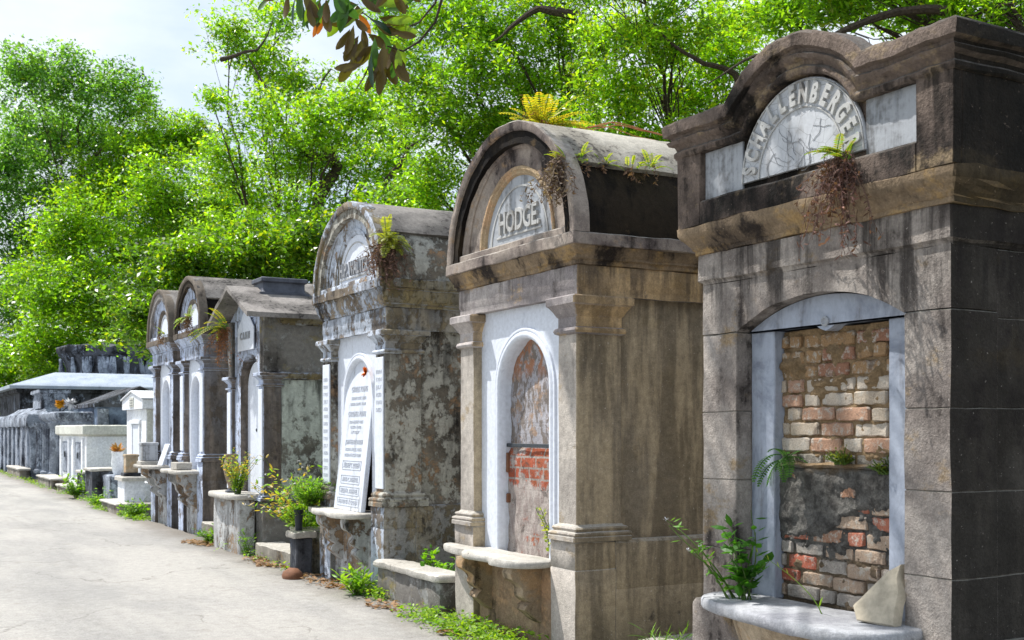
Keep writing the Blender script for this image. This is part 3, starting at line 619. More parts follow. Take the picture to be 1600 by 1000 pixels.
    # attic
    b = MB(); b.stack(4.05, 6.44, 3.4, 5.32, [(0, 2.633), (0, 3.06)], .004)
    b.stack(4.0, 4.049, 3.4, 3.605, [(0, 2.633), (0, 3.04)], .004); b.stack(4.0, 4.049, 5.12, 5.32, [(0, 2.633), (0, 3.04)], .004); b.stack(4.0, 4.049, 3.608, 5.117, [(0, 2.633), (0, 2.755), (-.008, 2.765)], .001)
    b.prism([(4.36+.5*math.cos(math.pi*i/20), 2.8+.5*math.sin(math.pi*i/20)) for i in range(21)], 'x', 4.06, 4.2)
    att = b.build('attic', M['sch_attic'], t, .006, 6)
    def ap(n):
        Rr = .45+n; zl = 3.03+n; dy = math.sqrt(max(Rr*Rr-(zl-2.8)**2, .001)); a0 = math.atan2(zl-2.8, dy); p = []
        for i in range(19): p.append((3.4-.0+(4.36-dy-3.4)*i/18, zl))
        for i in range(1, 34): a = math.pi-a0-(math.pi-2*a0)*i/34; p.append((4.36+Rr*math.cos(a), 2.8+Rr*math.sin(a)))
        for i in range(19): p.append((4.36+dy+(5.32-4.36-dy)*i/18, zl))
        return p
    prof = [(0, 4.09), (0, 3.995), (.012, 3.985), (.03, 3.985), (.042, 3.998), (.06, 3.99), (.072, 3.965), (.09, 3.955), (.10, 3.972), (.115, 3.968), (.125, 3.94), (.18, 3.936), (.195, 3.945), (.20, 4.09)]
    b = MB(); b.loft([[(x, q[0]-(.0 if j else 4-x if x < 4 else 0)+(0 if j != last else (4-x if x < 4 else 0)), q[1]) for j, q in enumerate(ap(n_)) for last in [len(ap(n_))-1]] for n_, x in prof], closed=True, caps=True)
    # side returns of the coping
    for ysgn, ye in ((-1, 3.4), (1, 5.32)):
        rows = []
        for n_, x in prof:
            o_ = 4-x if x < 4 else -.09; rows.append([(xx, ye+ysgn*o_, 3.03+n_) for xx in [4-max(o_, 0)+(6.44-4+max(o_, 0))*i/16 for i in range(17)]])
        b.loft(rows, closed=True, caps=True)
    b.build('coping', M['sch_attic'], att, .009, 7)
    b = MB(); b.stack(4.09, 6.42, 3.45, 5.27, [(0, 3.05), (0, 3.19), (-.03, 3.20)], .01)
    sweep(b, parch(4.36, 2.8, .3, 2.8), [(0, 4.09), (.27, 4.09), (.27, 6.3), (0, 6.3)]); b.build('roof', M['hod_roof'], t, .006)
    b = MB(); b.prism([(4.36+.437*math.cos(math.pi*i/32), max(2.764, 2.8+.437*math.sin(math.pi*i/32))) for i in range(33)], 'x', 4.026, 4.049, .003)
    lun = b.build('lunette', M['marble_crack'], t)
    b = MB(); b.box(4.034, 4.049, 3.608, 3.93, 2.767, 3.03, .003); b.build('side_panel', M['marble_grey'], t); b = MB(); b.box(4.034, 4.049, 4.80, 5.115, 2.767, 3.03, .003); b.build('side_panel', M['marble_grey'], t)
    b = MB(); word = 'SCHALLENBERGER'; n = len(word)
    for i, chx in enumerate(word):
        a = math.radians(171-(171-9)*i/(n-1)); rr_ = .322
        # angle a measured from -Y (image right); left of the image is +Y
        y, z = 4.36-rr_*math.cos(a), 2.795+rr_*math.sin(a)
        put_text(b, chx, .135, y, z, 4.022, .62, rot=a-math.pi/2, off=.0055, ext=.012)
    b.build('lettering', M['letter'], lun)
    b = MB()
    for Rr in (.298, .428): b.tube([(4.022, 4.36+Rr*math.cos(math.pi*i/60), 2.797+Rr*math.sin(math.pi*i/60)) for i in range(61)], [.0035+.0015*(i % 2) for i in range(61)], 5)
    b.build('beaded_rings', M['letter'], lun)
    rr = random.Random(3); b = MB()
    for k in range(16):   # worn carved spray
        p = Vector((4.024, 4.36+rr.uniform(-.18, .18), 2.82+rr.uniform(0, .17))); a = rr.uniform(0, 6.28); pts = [p.copy()]
        for i in range(6): a += rr.uniform(-.7, .7); p = p+Vector((0, math.cos(a), math.sin(a)))*.025; pts.append(p.copy())
        pts = [q for q in pts if (q.y-4.36)**2+(q.z-2.8)**2 < .075 and q.z > 2.78]
        if len(pts) > 2: b.tube(pts, .0014, 4)
    b.build('carved_spray', M['letter_dark'], lun)
    return t
near_tomb()

# ------------------------------------------------------------------ barrel roofed tombs
def barrel_tomb(label, Y0, Y1, depth, mf, ms, ment, mroof, march, zpl, zp, zc, zent, zfr, zslab, o_s, rise, plate=None, mshaft=None, mdado=None, niche=None, surround='marble', shelf=None, lun=None, flat_side=None, letters=None, X0=4.1, black=None, low=False, brk=None, recess=.07, back_pil=True, pw=.235, ledge=True):
    yc = (Y0+Y1)/2; X1 = X0+depth
    t = thing('family_tomb', (X0, yc, 0), label, 'tomb', 'row of family tombs')
    ms_ = mshaft or mf
    # plinth piers + dado
    sz = (shelf['z'] if shelf else zpl)-.015
    b = MB(); b.stack(X0+.29, X1, Y0-.035, Y1+.035, [(0, -.05), (0, zpl*.55), (-.003, zpl*.56), (0, zpl*.57), (0, zpl-.02), (-.015, zpl)], .001); b.box(X0+.07, X0+.289, Y0+.29, Y1-.29, -.05, sz-.004, .003)
    for ya, yb in ((Y0-.035, Y0+.289), (Y1-.289, Y1+.035)): b.stack(X0-.03, X0+.289, ya, yb, [(0, -.05), (0, zpl*.74), (-.006, zpl*.75), (0, zpl*.76), (0, zpl-.01), (-.008, zpl)], .004)
    b.build('plinth', mf if not low else low, t, .006, 4)
    if mdado:
        b = MB(); b.box(X0+.02, X0+.068, Y0+.295, Y1-.295, -.04, sz, .004); b.build('dado', mdado, t, .006)
    # core
    b = MB(); b.stack(X0+.29, X1-.03, Y0+.035, Y1-.035, [(0, zpl-.02), (0, zent+.02)], .006); b.build('side_wall', ms, t, .008, 3)
    for y in (Y0, Y1-pw):
        pilaster(t, ms_, X0, X0+.36, y, y+pw, zpl-.002, zp, zc, zent-.002, plate, ment)
    if back_pil:
        for y in (Y0, Y1-pw): pilaster(t, ms_, X1-.34, X1-.0, y, y+pw, zpl-.002, zp, zc, zent-.002, None, ment, name='rear_pilaster')
    # surround with arched opening
    hw, zs, zb = niche[:3]; yn = niche[3] if len(niche) > 3 else yc
    b = MB(); b.arch_panel(Y0+pw-.02, Y1-pw+.02, zb, zent+.01, yn, hw, zs, hw, X0+recess, X0+.26); sr = b.build('marble_surround', M[surround], t, .0, 6, 30)
    b = MB(); sweep(b, parch(yn, zs, hw-.002, zb), [(0, X0+recess+.05), (0, X0+recess-.006), (.012, X0+recess-.02), (.035, X0+recess-.024), (.05, X0+recess-.012), (.06, X0+recess-.018), (.075, X0+recess-.014), (.085, X0+recess+.02)]); b.build('arch_moulding', M[surround], sr, smooth=50)
    # entablature
    H = zslab-zent
    b = MB(); b.stack(X0, X1, Y0-.01, Y1+.01, [(0, zent), (0, zent+H*.12), (.006, zent+H*.14), (.006, zfr)], .006); b.build('frieze', ment if not flat_side else flat_side, t, .006, 5)
    b = MB(); b.stack(X0, X1, Y0-.01, Y1+.01, [(0, zfr+.001), (.018, zfr+.006), (.02, zfr+.03), (.035, zfr+.04), (.035, zfr+.055), (.05, zfr+.075), (.065, zslab-.105), (.08*o_s/.1, zslab-.1), (.085*o_s/.1, zslab-.085)], .008); b.build('cornice', marchc if (marchc := CORN.get(label)) else ment, t, .009, 7)
    b = MB(); b.stack(X0, X1, Y0-.01, Y1+.01, [(o_s-.005, zslab-.0845), (o_s, zslab-.08), (o_s, zslab-.006), (o_s-.008, zslab)], .008); b.build('cornice_slab', march, t, .007, 8)
    # barrel
    HW = (Y1-Y0)/2+.01+o_s-.004; xf = X0-o_s+.012
    xr = [xf+.02+(X1+.03-xf-.02)*i/18 for i in range(19)]
    b = MB(); f = parch(yc, zslab+.001, HW-.035, zslab+.001, 44, rise-.035)
    b.loft([[(x, *q) for q in f(0)] for x in xr]+[[(x, *q) for q in f(-.12)] for x in (xr[-1], xr[0])], closed=True); shell = b.build('barrel_vault', black or mroof, t, .009, 3, 40)
    # roof cap: a slightly proud shell between two ledges
    b = MB(); a0 = 33 if ledge else 3; ang = [R(a0+(180-2*a0)*i/40) for i in range(41)]
    def cp(o): return [(yc+(HW-.033+o)*math.cos(a), zslab+.001+(rise-.033+o)*math.sin(a)) for a in ang]
    b.loft([[(x, *q) for q in cp(.034)] for x in xr]+[[(x, *q) for q in cp(.0)] for x in (xr[-1], xr[0])], closed=True, caps=True); b.build('roof_cap', mroof, t, .007, 5, 40)
    b = MB(); g = parch(yc, zslab+.001, HW, zslab+.001, 44, rise)
    sweep(b, g, [(0.003, xf+.12), (.003, xf+.004), (-.006, xf-.004), (-.05, xf-.004), (-.062, xf+.004), (-.066, xf+.03), (-.095, xf+.035), (-.10, xf+.05), (-.115, xf+.045), (-.12, xf+.065), (-.16, xf+.07), (-.165, xf+.12)]); b.build('arch_rim', march, t, .006, 7, 35)
    hl = lun[0]; yl = yc; zl = zslab+.085
    b = MB(); 
    wv = [(yc+(HW-.15)*math.cos(math.pi*i/40), zslab+(rise-.15)*math.sin(math.pi*i/40)) for i in range(41)]; wi = [(yl+(hl+.055)*math.cos(math.pi*i/40), zl-.03+(hl+.055)*math.sin(math.pi*i/40)) for i in range(41)]
    b.loft([[(xf+.085, *q) for q in wv], [(xf+.095, *q) for q in wi]], closed=False); b.box(xf+.03, xf+.2, yc-HW+.1, yc+HW-.1, zslab+.002, zl-.03, .006); tym = b.build('tympanum', march if not lun[2] else lun[2], t, .007, 7)
    b = MB(); rm = (HW+hl)/2+.0; f = parch(yc, zslab+.02, rm, zslab+.02, 36, (rise+hl)/2+.01); sweep(b, f, [(0, xf+.12), (0, xf+.078), (.012, xf+.07), (.03, xf+.07), (.04, xf+.058), (.07, xf+.058), (.078, xf+.12)]); b.build('middle_arch', march if not lun[2] else lun[2], tym, .005, 8)
    b = MB(); f = parch(yl, zl-.03, hl-.005, zl-.03, 34); sweep(b, f, [(0, xf+.2), (0, xf+.12), (.012, xf+.10), (.03, xf+.098), (.04, xf+.085), (.062, xf+.085), (.07, xf+.12), (.07, xf+.2)]); b.build('inner_arch', lun[3] if len(lun) > 3 else march, tym, .004, 8)
    b = MB(); b.prism([(yl+hl*math.cos(math.pi*i/30), zl-.03+hl*math.sin(math.pi*i/30)) for i in range(31)], 'x', xf+.120, xf+.18, .003); lu = b.build('lunette', lun[1], tym)
    b = MB(); f = parch(yl, zl-.03, hl*.83, zl-.03, 30); sweep(b, f, [(0, xf+.122), (0, xf+.114), (.012, xf+.114), (.012, xf+.122)]); b.build('carved_border', M['letter'], lu)
    if letters:
        b = MB(); put_text(b, letters[0], letters[1], yl+letters[4] if len(letters) > 4 else yl, zl+letters[2], xf+.112, width=letters[3], off=.004, ext=.012); b.build('lettering', letters[5] if len(letters) > 5 else M['letter'], lu)
        b = MB(); b.box(xf+.112, xf+.121, yl-letters[3]*.56, yl+letters[3]*.56, zl+letters[2]-.035, zl+letters[2]-.02, .002); b.build('underline_bar', M['letter'], lu)
    if shelf:
        shelf_slab(t, shelf['mat'], shelf['outline'], shelf['z']-.05, shelf['z'])
        for y in shelf['br']: cons_bracket(t, brk or M['bracket'], y-.065, y+.065, X0+.03, shelf['xf'], shelf['z']-.051, shelf['zb'])
    return t, sr
CORN = {}
LH = 'grey stuccoed barrel roofed tomb with red brick in its arched marble niche'
CORN[LH] = M['sch_cornice']
tH, srH = barrel_tomb(LH, 6.56, 8.30, 2.45, M['hod'], M['hod'], M['hod_ent'], M['hod_roof'], M['hod_arch'], .76, .87, 2.14, 2.40, 2.60, 2.81, .085, .91,
    mdado=M['hod_dado'], niche=(.372, 1.80, .56, 7.385), lun=(.50, M['marble_grey'], M['hod_arch'], M['hod_dado']), letters=('HODGE.', .22, .075, .60, -.02), black=M['hod_black'],
    shelf=dict(mat=M['slab'], z=.60, xf=3.86, zb=.14, br=(7.12, 7.86), outline=[(4.16, 6.87), (3.95, 6.87), (3.84, 6.93), (3.80, 7.08), (3.80, 7.28), (3.84, 7.36), (3.90, 7.36), (3.83, 7.44), (3.82, 7.62), (3.84, 7.80), (3.90, 7.86), (3.95, 7.84), (3.90, 7.94), (3.92, 8.15), (3.97, 8.36), (4.0, 8.42), (4.08, 8.42), (4.08, 8.04), (4.16, 8.02)]))
b = MB(); rows = []
for i in range(31):
    z = .55+(2.20-.55)*i/30; rows.append([(4.262-.012*mn.noise(Vector((y*6, z*6, 0)))-(.022 if z < 1.375 else 0)-.010*mn.noise(Vector((y*17, z*17, 4))), y, z) for y in [6.98+.81*j/24 for j in range(25)]])
b.loft(rows, closed=False); inf = b.build('brick_filling', M['infill'], tH, .010, 9)
b = MB(); b.box(4.222, 4.236, 7.0, 7.77, 1.372, 1.40, .003); b.build('iron_bar', M['iron'], inf)
for z, h in ((.95, .07), (1.18, .15)):
    b = MB(); b.box(4.215, 4.26, 7.728, 7.754, z, z+h, .005); b.build('edge_brick', M['rust_clay'], inf, .004, 20)
LW = 'whitewash peeling barrel roofed tomb with a leaning marble tablet and an orange flower'
CORN[LW] = M['wal_corn']
tW, srW = barrel_tomb(LW, 9.84, 11.50, 2.4, M['wal'], M['wal_side'], M['wal'], M['wal_roof'], M['wal_corn'], .80, .94, 2.20, 2.42, 2.62, 2.88, .095, .82,
    plate=M['marble'], mshaft=M['wal_side'], mdado=M['peel_ped'], brk=M['peel_ped'], niche=(.36, 1.82, .62, 10.66), lun=(.47, M['marble'], M['wal'], M['wal']), letters=('H.P. WALTER.', .19, .06, .78, .02, M['letter_dark']), black=M['wal_side'],
    shelf=dict(mat=M['slab'], z=.72, xf=3.87, zb=.20, br=(10.38, 11.05), outline=[(4.16, 10.13), (3.93, 10.13), (3.84, 10.2), (3.80, 10.4), (3.80, 10.62), (3.85, 10.68), (3.85, 10.74), (3.81, 10.8), (3.82, 11.1), (3.88, 11.2), (3.90, 11.45), (4.0, 11.52), (4.07, 11.5), (4.07, 11.3), (4.16, 11.3)]))
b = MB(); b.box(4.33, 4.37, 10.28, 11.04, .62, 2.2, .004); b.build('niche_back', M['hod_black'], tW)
# leaning tablet
def lean(v, z0=.722, x0=4.035, k=.115): return (v[0]+x0+(v[2]-z0)*k, v[1], v[2])
tb_ = MB(); pl = [(10.29, .722)]+[(10.29, .722+(1.86-.722)*i/8) for i in range(1, 9)]+[(10.655-.365*math.cos(math.pi*i/24), 1.86+.345*math.sin(math.pi*i/24)) for i in range(1, 24)]+[(11.02, 1.86-(1.86-.722)*i/8) for i in range(0, 9)]
tb_.prism(pl, 'x', 0, .045, .004); tb_.v = [lean(v) for v in tb_.v]; tab = solo(tb_.build('marble_tablet', M['tablet']), (4.06, 10.655, .722), 'arched white marble tablet with rows of names, leaning in its niche', 'grave tablet')
b = MB(); fb = MB()
def trow(s, z, wd, size, box=False):
    t_ = MB(); put_text(t_, s, size, 10.655, z, 0, width=wd, off=.0, ext=.0012, ); b.add([lean(v, x0=4.033) for v in t_.v], t_.f)
    if box:
        hh = size*.35; wd *= 1.04
        for (a0, a1, z0, z1) in ((-wd/2-.025, wd/2+.025, z-.022, z-.014), (-wd/2-.025, wd/2+.025, z+size*.7+.014, z+size*.7+.022), (-wd/2-.03, -wd/2-.022, z-.022, z+size*.7+.022), (wd/2+.022, wd/2+.03, z-.022, z+size*.7+.022)):
            t_ = MB(); t_.box(0, .006, 10.655+a0, 10.655+a1, z0, z1, .001); fb.add([lean(v, x0=4.031) for v in t_.v], t_.f)
trow('CHARLES YOUNG', 1.875, .42, .075); trow('BORN OCT. 1818', 1.80, .38, .04); trow('DIED SEPT. 1881', 1.745, .40, .035)
trow('CAROLINE R. YOUNG', 1.635, .46, .07); trow('BORN JULY 1825', 1.57, .36, .035); trow('DIED 1892', 1.52, .28, .035); trow('AT REST', 1.47, .22, .035)
trow('JOHN HENRY PARISH', 1.365, .46, .06); trow('BORN APRIL 1846', 1.30, .42, .04); trow('DIED MARCH 1901', 1.245, .42, .04)
trow('AUDREY C. OGDEN', 1.135, .42, .07, True); trow('ANNA C. RAPHAEL', 1.0, .42, .06, True); trow('HELEN R. RAPHAEL', .89, .45, .06, True); trow('HENRIETTA Y. OGDEN', .785, .50, .055, True)
b.build('inscription', M['letter_mid'], tab, smooth=0); fb.build('name_frames', M['letter_mid'], tab, smooth=0)
b = MB(); rr = random.Random(4)
for i in range(26):
    u = Vector((-.5+rr.uniform(-.4, .2), rr.uniform(-1, 1), rr.uniform(-1, 1))); quadleaf(b, Vector((4.11, 10.33, 2.05)), u, Vector((-1, .2, .3)), .062, .06, (1, .3, 0))
o = b.build('silk_flower', M['orange'], smooth=0); solo(o, (4.11, 10.33, 2.05), 'orange silk flower fixed to the upper right edge of the leaning marble tablet', 'flower')
for i, yy in enumerate((9.957, 11.383)):   # inscriptions of the pilaster plates
    pls = [c for c in tW.children if c.name.startswith('pilaster')][i]
    b = MB()
    for k in range(16 if i else 6):
        z = 2.0-.075*k if i else 2.02-.07*k
        put_text(b, ['BORN', 'DIED', '1848', 'AGED', 'JULY', '1901'][(k*5+i) % 6], .05, yy, z, 4.0815, width=.13, off=.0, ext=.001)
    b.build('plate_inscription', M['letter_mid'], pls, smooth=0)

def shelf_out(xw, xf, y0, y1): return [(xw, y0), (xf+.12, y0), (xf+.03, y0+.06), (xf, y0+.2), (xf, y0+.5), (xf+.05, y0+.56), (xf+.05, y0+.66), (xf, y0+.72), (xf+.02, y1-.2), (xf+.08, y1), (xw, y1)]
L5 = 'brown sided barrel roofed tomb with a limewashed front, left of the gabled tomb'
t5, sr5 = barrel_tomb(L5, 16.45, 17.86, 2.7, M['t_front'], M['t_side'], M['t_front'], M['t_roof'], M['t_side'], 1.05, 1.17, 2.34, 2.54, 2.72, 2.94, .095, .80,
    plate=M['marble'], mshaft=M['t_front'], mdado=M['peel_ped'], brk=M['peel_ped'], niche=(.27, 2.0, .85), lun=(.36, M['marble'], M['t_front']), black=M['hod_black'], pw=.22,
    shelf=dict(mat=M['slab'], z=.92, xf=3.80, zb=.35, br=(16.86, 17.4), outline=shelf_out(4.16, 3.74, 16.62, 17.92)))
b = MB(); b.prism([(17.155+.262*math.cos(math.pi*i/20), 2.0+.262*math.sin(math.pi*i/20)) for i in range(21)]+[(16.893, .86), (17.417, .86)], 'x', 4.25, 4.27); b.build('tablet', M['tablet'], t5)
L6 = 'narrow barrel roofed tomb with limewashed front, farthest of the tall tombs'
t6, sr6 = barrel_tomb(L6, 18.38, 19.84, 2.5, M['t_front'], M['t_side'], M['t_front'], M['t_roof'], M['t_side'], 1.05, 1.17, 2.36, 2.56, 2.74, 2.95, .095, .80,
    plate=None, mshaft=M['t_front'], mdado=M['peel_ped'], brk=M['peel_ped'], niche=(.27, 2.02, .85), lun=(.36, M['marble'], M['t_front']), black=M['t_roof'], pw=.22,
    shelf=dict(mat=M['slab'], z=.94, xf=3.80, zb=.4, br=(18.8, 19.35), outline=shelf_out(4.16, 3.74, 18.5, 19.95)))
b = MB(); b.prism([(19.11+.262*math.cos(math.pi*i/20), 2.02+.262*math.sin(math.pi*i/20)) for i in range(21)]+[(18.848, .86), (19.372, .86)], 'x', 4.25, 4.27); b.build('tablet', M['tablet'], t6)

# ------------------------------------------------------------------ gabled tomb
def gabled():
    t = thing('family_tomb', (4.1, 14.4, 0), 'gabled tomb with pale mottled side wall and slate vent block on the ridge', 'tomb', 'row of family tombs')
    Y0, Y1, X1 = 13.6, 15.2, 6.3; yc = 14.4
    b = MB(); b.stack(4.08, X1+.04, Y0-.04, Y1+.04, [(0, -.05), (0, .62), (-.02, .65)], .01); b.build('plinth', M['gab_dark'], t, .008, 4)
    b = MB(); b.stack(4.32, X1, Y0, Y1, [(0, .64), (0, 2.11)], .006); b.build('side_wall', M['gab_side'], t, .008, 4)
    b = MB(); b.arch_panel(Y0+.2, Y1-.2, .64, 2.9, 14.33, .40, 2.12, .34, 4.14, 4.30)
    b.build('front_wall', M['t_front'], t, .004)
    for y in (Y0-.0, Y1-.2): pilaster(t, M['t_front'], 4.1, 4.318, y, y+.2, .651, .72, 2.02, 2.19, M['marble'], M['t_front'])
    b = MB(); b.stack(4.32, X1, Y0, Y1, [(0, 2.112), (.03, 2.12), (.045, 2.15), (.045, 2.18), (.0, 2.2)], .006); b.build('string_course', M['wal_corn'], t, .006)
    b = MB(); b.stack(4.1, X1, Y0, Y0+.19, [(0, 2.2), (0, 2.9)], .008); b.stack(4.1, X1, Y1-.19, Y1, [(0, 2.2), (0, 2.9)], .008); b.stack(4.31, X1, Y0+.191, Y1-.191, [(0, 2.2), (0, 2.9)], .001); b.build('upper_wall', M['gab_dark'], t, .007, 4)
    b = MB(); b.prism([(Y0, 2.90), (yc, 3.24), (Y1, 2.90)], 'x', 4.12, X1); b.build('gable', M['t_front'], t)
    b = MB(); b.prism([(14.05, 2.5), (14.75, 2.5), (14.75, 2.78), (14.4, 3.04), (14.05, 2.78)], 'x', 4.105, 4.12, .004); g = b.build('name_plaque', M['marble'], t)
    b = MB()
    for k, z in enumerate((2.60, 2.72)): put_text(b, 'FAMILY', .1, 14.4, z, 4.1, width=.42, off=.001, ext=.003)
    b.v = []; b.f = []; put_text(b, 'C A H N', .13, 14.4, 2.64, 4.1, width=.42, off=.001, ext=.004); b.build('lettering', M['letter_dark'], g)
    for s_ in (-1, 1):
        b = MB(); ye = yc+s_*(yc-Y0+.13); n = 10
        top = [(yc+(ye-yc)*i/n, 3.30-.40*i/n) for i in range(n+1)]
        rows = [[(x, *q) for q in top] for x in [3.86+(6.45-3.86)*i/18 for i in range(19)]]+[[(x, q[0]-0.0*s_, q[1]-.06) for q in top] for x in (6.45, 3.86)]
        b.loft(rows, closed=True, caps=True); b.build('roof_slab', M['t_roof'], t, .007, 4)
    b = MB(); b.stack(3.98, X1+.03, Y0-.005, Y1+.005, [(0, 2.8), (.02, 2.82), (.035, 2.84), (.05, 2.865), (.05, 2.88)], .006); b.build('eaves_cornice', M['wal_corn'], t, .006) if False else None
    b = MB(); b.stack(4.33, X1, Y0-.005, Y0+.01, [(.0, 2.77), (.03, 2.79), (.04, 2.82), (.065, 2.85), (.065, 2.868)], .003); b.build('eaves_moulding', M['wal_corn'], t, .005)
    b = MB(); b.stack(4.22, 4.86, 14.14, 14.62, [(0, 3.13), (0, 3.22), (-.03, 3.225), (-.05, 3.25), (-.05, 3.345), (-.03, 3.35), (-.02, 3.36), (-.02, 3.40), (-.03, 3.41)], .006); b.build('vent_block', M['vent'], t, .003)
    b = MB(); b.prism([(14.33+.39*math.cos(math.pi*i/20), 2.0+.36*math.sin(math.pi*i/20)) for i in range(21)]+[(13.94, .70), (14.72, .70)], 'x', 4.23, 4.25); p = b.build('closure_tablet', M['marble'], t)
    b = MB(); b.loft([[(4.222+dx, 14.33+r_*math.cos(a), 1.5+r_*math.sin(a)) for a in [2*math.pi*k/12 for k in range(12)]] for r_, dx in ((.02, .01), (.02, 0), (.01, 0))], closed=False, cyc=True, caps=True); b.build('knob', M['iron'], p)
    shelf_slab(t, M['slab'], [(4.2, 13.74), (3.95, 13.74), (3.80, 13.80), (3.74, 14.0), (3.74, 14.8), (3.80, 15.02), (3.92, 15.1), (4.2, 15.1)], .66, .72)
    b = MB(); b.stack(3.86, 4.06, 13.82, 15.0, [(0, -.05), (0, .64), (-.01, .658)], .012, .1); b.build('pedestal', M['peel_ped'], t, .012, 5)
gabled()
# ------------------------------------------------------------------ low walls, kerbs and props along the path
def block(name, x0, x1, y0, y1, z0, z1, mat, label, cat, wob=.012, cap=None, group=None):
    b = MB(); b.stack(x0, x1, y0, y1, [(0, z0), (0, z1-.012), (-.012, z1)], .015, .08)
    if cap:
        t = thing(name, (x0, (y0+y1)/2, max(z0, 0)), label, cat, group); b.build('base', mat, t, wob, 5)
        b = MB(); b.stack(x0-.03, x1+.03, y0-.02, y1+.02, [(0, z1+.001), (.008, z1+.02), (.004, z1+cap-.01), (-.012, z1+cap)], .015, .08); b.build('coping', M['slab'], t, wob*.8, 6); return t
    o = b.build(name, mat, None, wob, 5); solo(o, (x0, (y0+y1)/2, max(z0, 0)), label, cat, group); return o
block('low_wall', 4.0, 4.2, 8.46, 9.80, -.06, .27, M['gab_dark'], 'low rough wall with pale slab coping between the two nearest barrel roofed tombs', 'low wall', cap=.06)
block('kerb_block', 3.96, 4.3, 12.15, 13.5, -.06, .17, M['kerb'], 'long low concrete kerb block beside the peeling pedestal of the gabled tomb', 'kerb', group='low kerb blocks at the foot of the tombs')
block('kerb_block', 4.04, 4.5, 15.26, 16.38, -.06, .22, M['kerb'], 'grey kerb block between the gabled tomb and the brown sided barrel tomb', 'kerb', group='low kerb blocks at the foot of the tombs')
block('stone_pier', 3.84, 4.02, 11.6, 11.82, -.06, .38, M['far_dark'], 'short rough stone pier capped with a block beside the black flowerpot', 'pier', cap=.07)
block('low_wall', 3.98, 4.2, 11.88, 12.12, -.06, .42, M['kerb'], 'stub of crumbling low wall with white slab between kerb block and stone pier', 'low wall', cap=.05)
b = MB(); b.stack(4.0, 5.6, 5.75, 6.15, [(0, -.05), (0, .14), (-.02, .16)], .02, .1); o = b.build('kerb_block', M['kerb'], None, .015, 4); solo(o, (4.0, 5.95, 0), 'pale flat stone slab on the ground between the two nearest tombs', 'kerb', 'low kerb blocks at the foot of the tombs')
# clay shard dome at the pier foot
b = MB(); b.lathe(3.72, 11.35, [(.10, 0), (.105, .03), (.09, .07), (.05, .10), (.005, .105)], 18, 1, 1.2); o = b.build('clay_pot', M['rust_clay'], None, .01, 9); solo(o, (3.72, 11.35, 0), 'broken reddish clay pot lying upturned at the foot of the stone pier', 'pot')
# black flowerpot
t = thing('flower_pot', (3.90, 11.58, .40), 'black plastic pot of weeds beside the shelf of the whitewash peeling tomb', 'flower pot')
b = MB(); b.lathe(3.90, 11.70, [(.034, .45), (.046, .64), (.052, .645), (.052, .67), (.046, .67), (.042, .65), (.001, .64)], 20); b.build('pot', M['pot'], t)
b = MB()
for i in range(24):
    u = Vector((rnd.uniform(-1, 1), rnd.uniform(-1, 1), rnd.uniform(.3, 1.4))); quadleaf(b, Vector((3.90, 11.70, .66)), u, Vector((.2, .3, 1)), .12*rnd.uniform(.5, 1.2), .012, G2)
b.build('leaves', M['fern'], t, smooth=0)
# urn on the gabled tomb's shelf
t = thing('stone_urn', (3.93, 14.42, .72), 'weathered clay urn on a square foot on the gabled tomb shelf', 'urn')
b = MB(); b.lathe(3.93, 14.42, [(.04, .775), (.036, .80), (.05, .84), (.075, .92), (.093, 1.0), (.096, 1.06), (.084, 1.11), (.07, 1.135), (.083, 1.16), (.09, 1.185), (.082, 1.20), (.066, 1.19), (.001, 1.17)], 28); b.build('bowl', M['clay'], t, .003, 12)
b = MB(); b.stack(3.87, 3.99, 14.36, 14.48, [(0, .721), (0, .745), (-.02, .75), (-.03, .774)], .006); b.build('foot', M['vent'], t, .003)
# vases and slabs on the far shelves
def block_vase(x, y, z, w, h, label, mat, matb):
    t = thing('stone_vase', (x, y, z), label, 'vase', 'square marble flower vases'); 
    b = MB(); b.stack(x-w/2-.04, x+w/2+.04, y-w/2-.04, y+w/2+.04, [(0, z+.001), (0, z+.05), (-.01, z+.06)], .006); b.build('base', matb, t, .002)
    b = MB(); b.stack(x-w/2, x+w/2, y-w/2, y+w/2, [(-.01, z+.061), (0, z+.07), (0, z+h-.05), (.012, z+h-.04), (.012, z+h-.01), (0, z+h)], .006); b.build('block', mat, t, .002); return t
block_vase(3.95, 19.45, .94, .24, .36, 'dark grey square vase block on the shelf of the farthest tall tomb', M['marble_grey'], M['slab'])
block_vase(4.15, 22.0, .66, .22, .40, 'rusty brown and white square vase on the pedestal before the small white tomb', M['bracket'], M['far_dark'])
b = MB(); b.box(3.84, 4.06, 16.98, 17.35, .921, 1.03, .01); o = b.build('stone_block', M['slab'], None, .006); solo(o, (3.95, 17.16, .92), 'low pale stone block on the shelf of the brown sided barrel tomb', 'stone block')
b = MB(); b.box(0, .04, 18.62, 18.95, .942, 1.28, .006); b.v = [(v[0]+3.98+(v[2]-.94)*.35, v[1], v[2]) for v in b.v]; o = b.build('grave_plaque', M['tablet'], None, .003); solo(o, (3.98, 18.78, .94), 'small marble plaque leaning on the shelf of the farthest tall tomb', 'plaque')
t = thing('stone_pedestal', (4.15, 22.0, 0), 'white painted pedestal carrying the brown square vase before the small white tomb', 'pedestal')
b = MB(); b.stack(3.98, 4.34, 21.7, 22.35, [(0, -.05), (0, .58)], .008); b.build('shaft', M['white'], t, .003); b = MB(); b.stack(3.93, 4.39, 21.64, 22.41, [(0, .581), (0, .64), (-.02, .66)], .008); b.build('cap', M['slab'], t, .004)
block('stone_step', 3.80, 4.4, 21.3, 23.0, -.05, .16, M['kerb'], 'stepped grey stone block at the foot of the white pedestal', 'step', cap=.04)
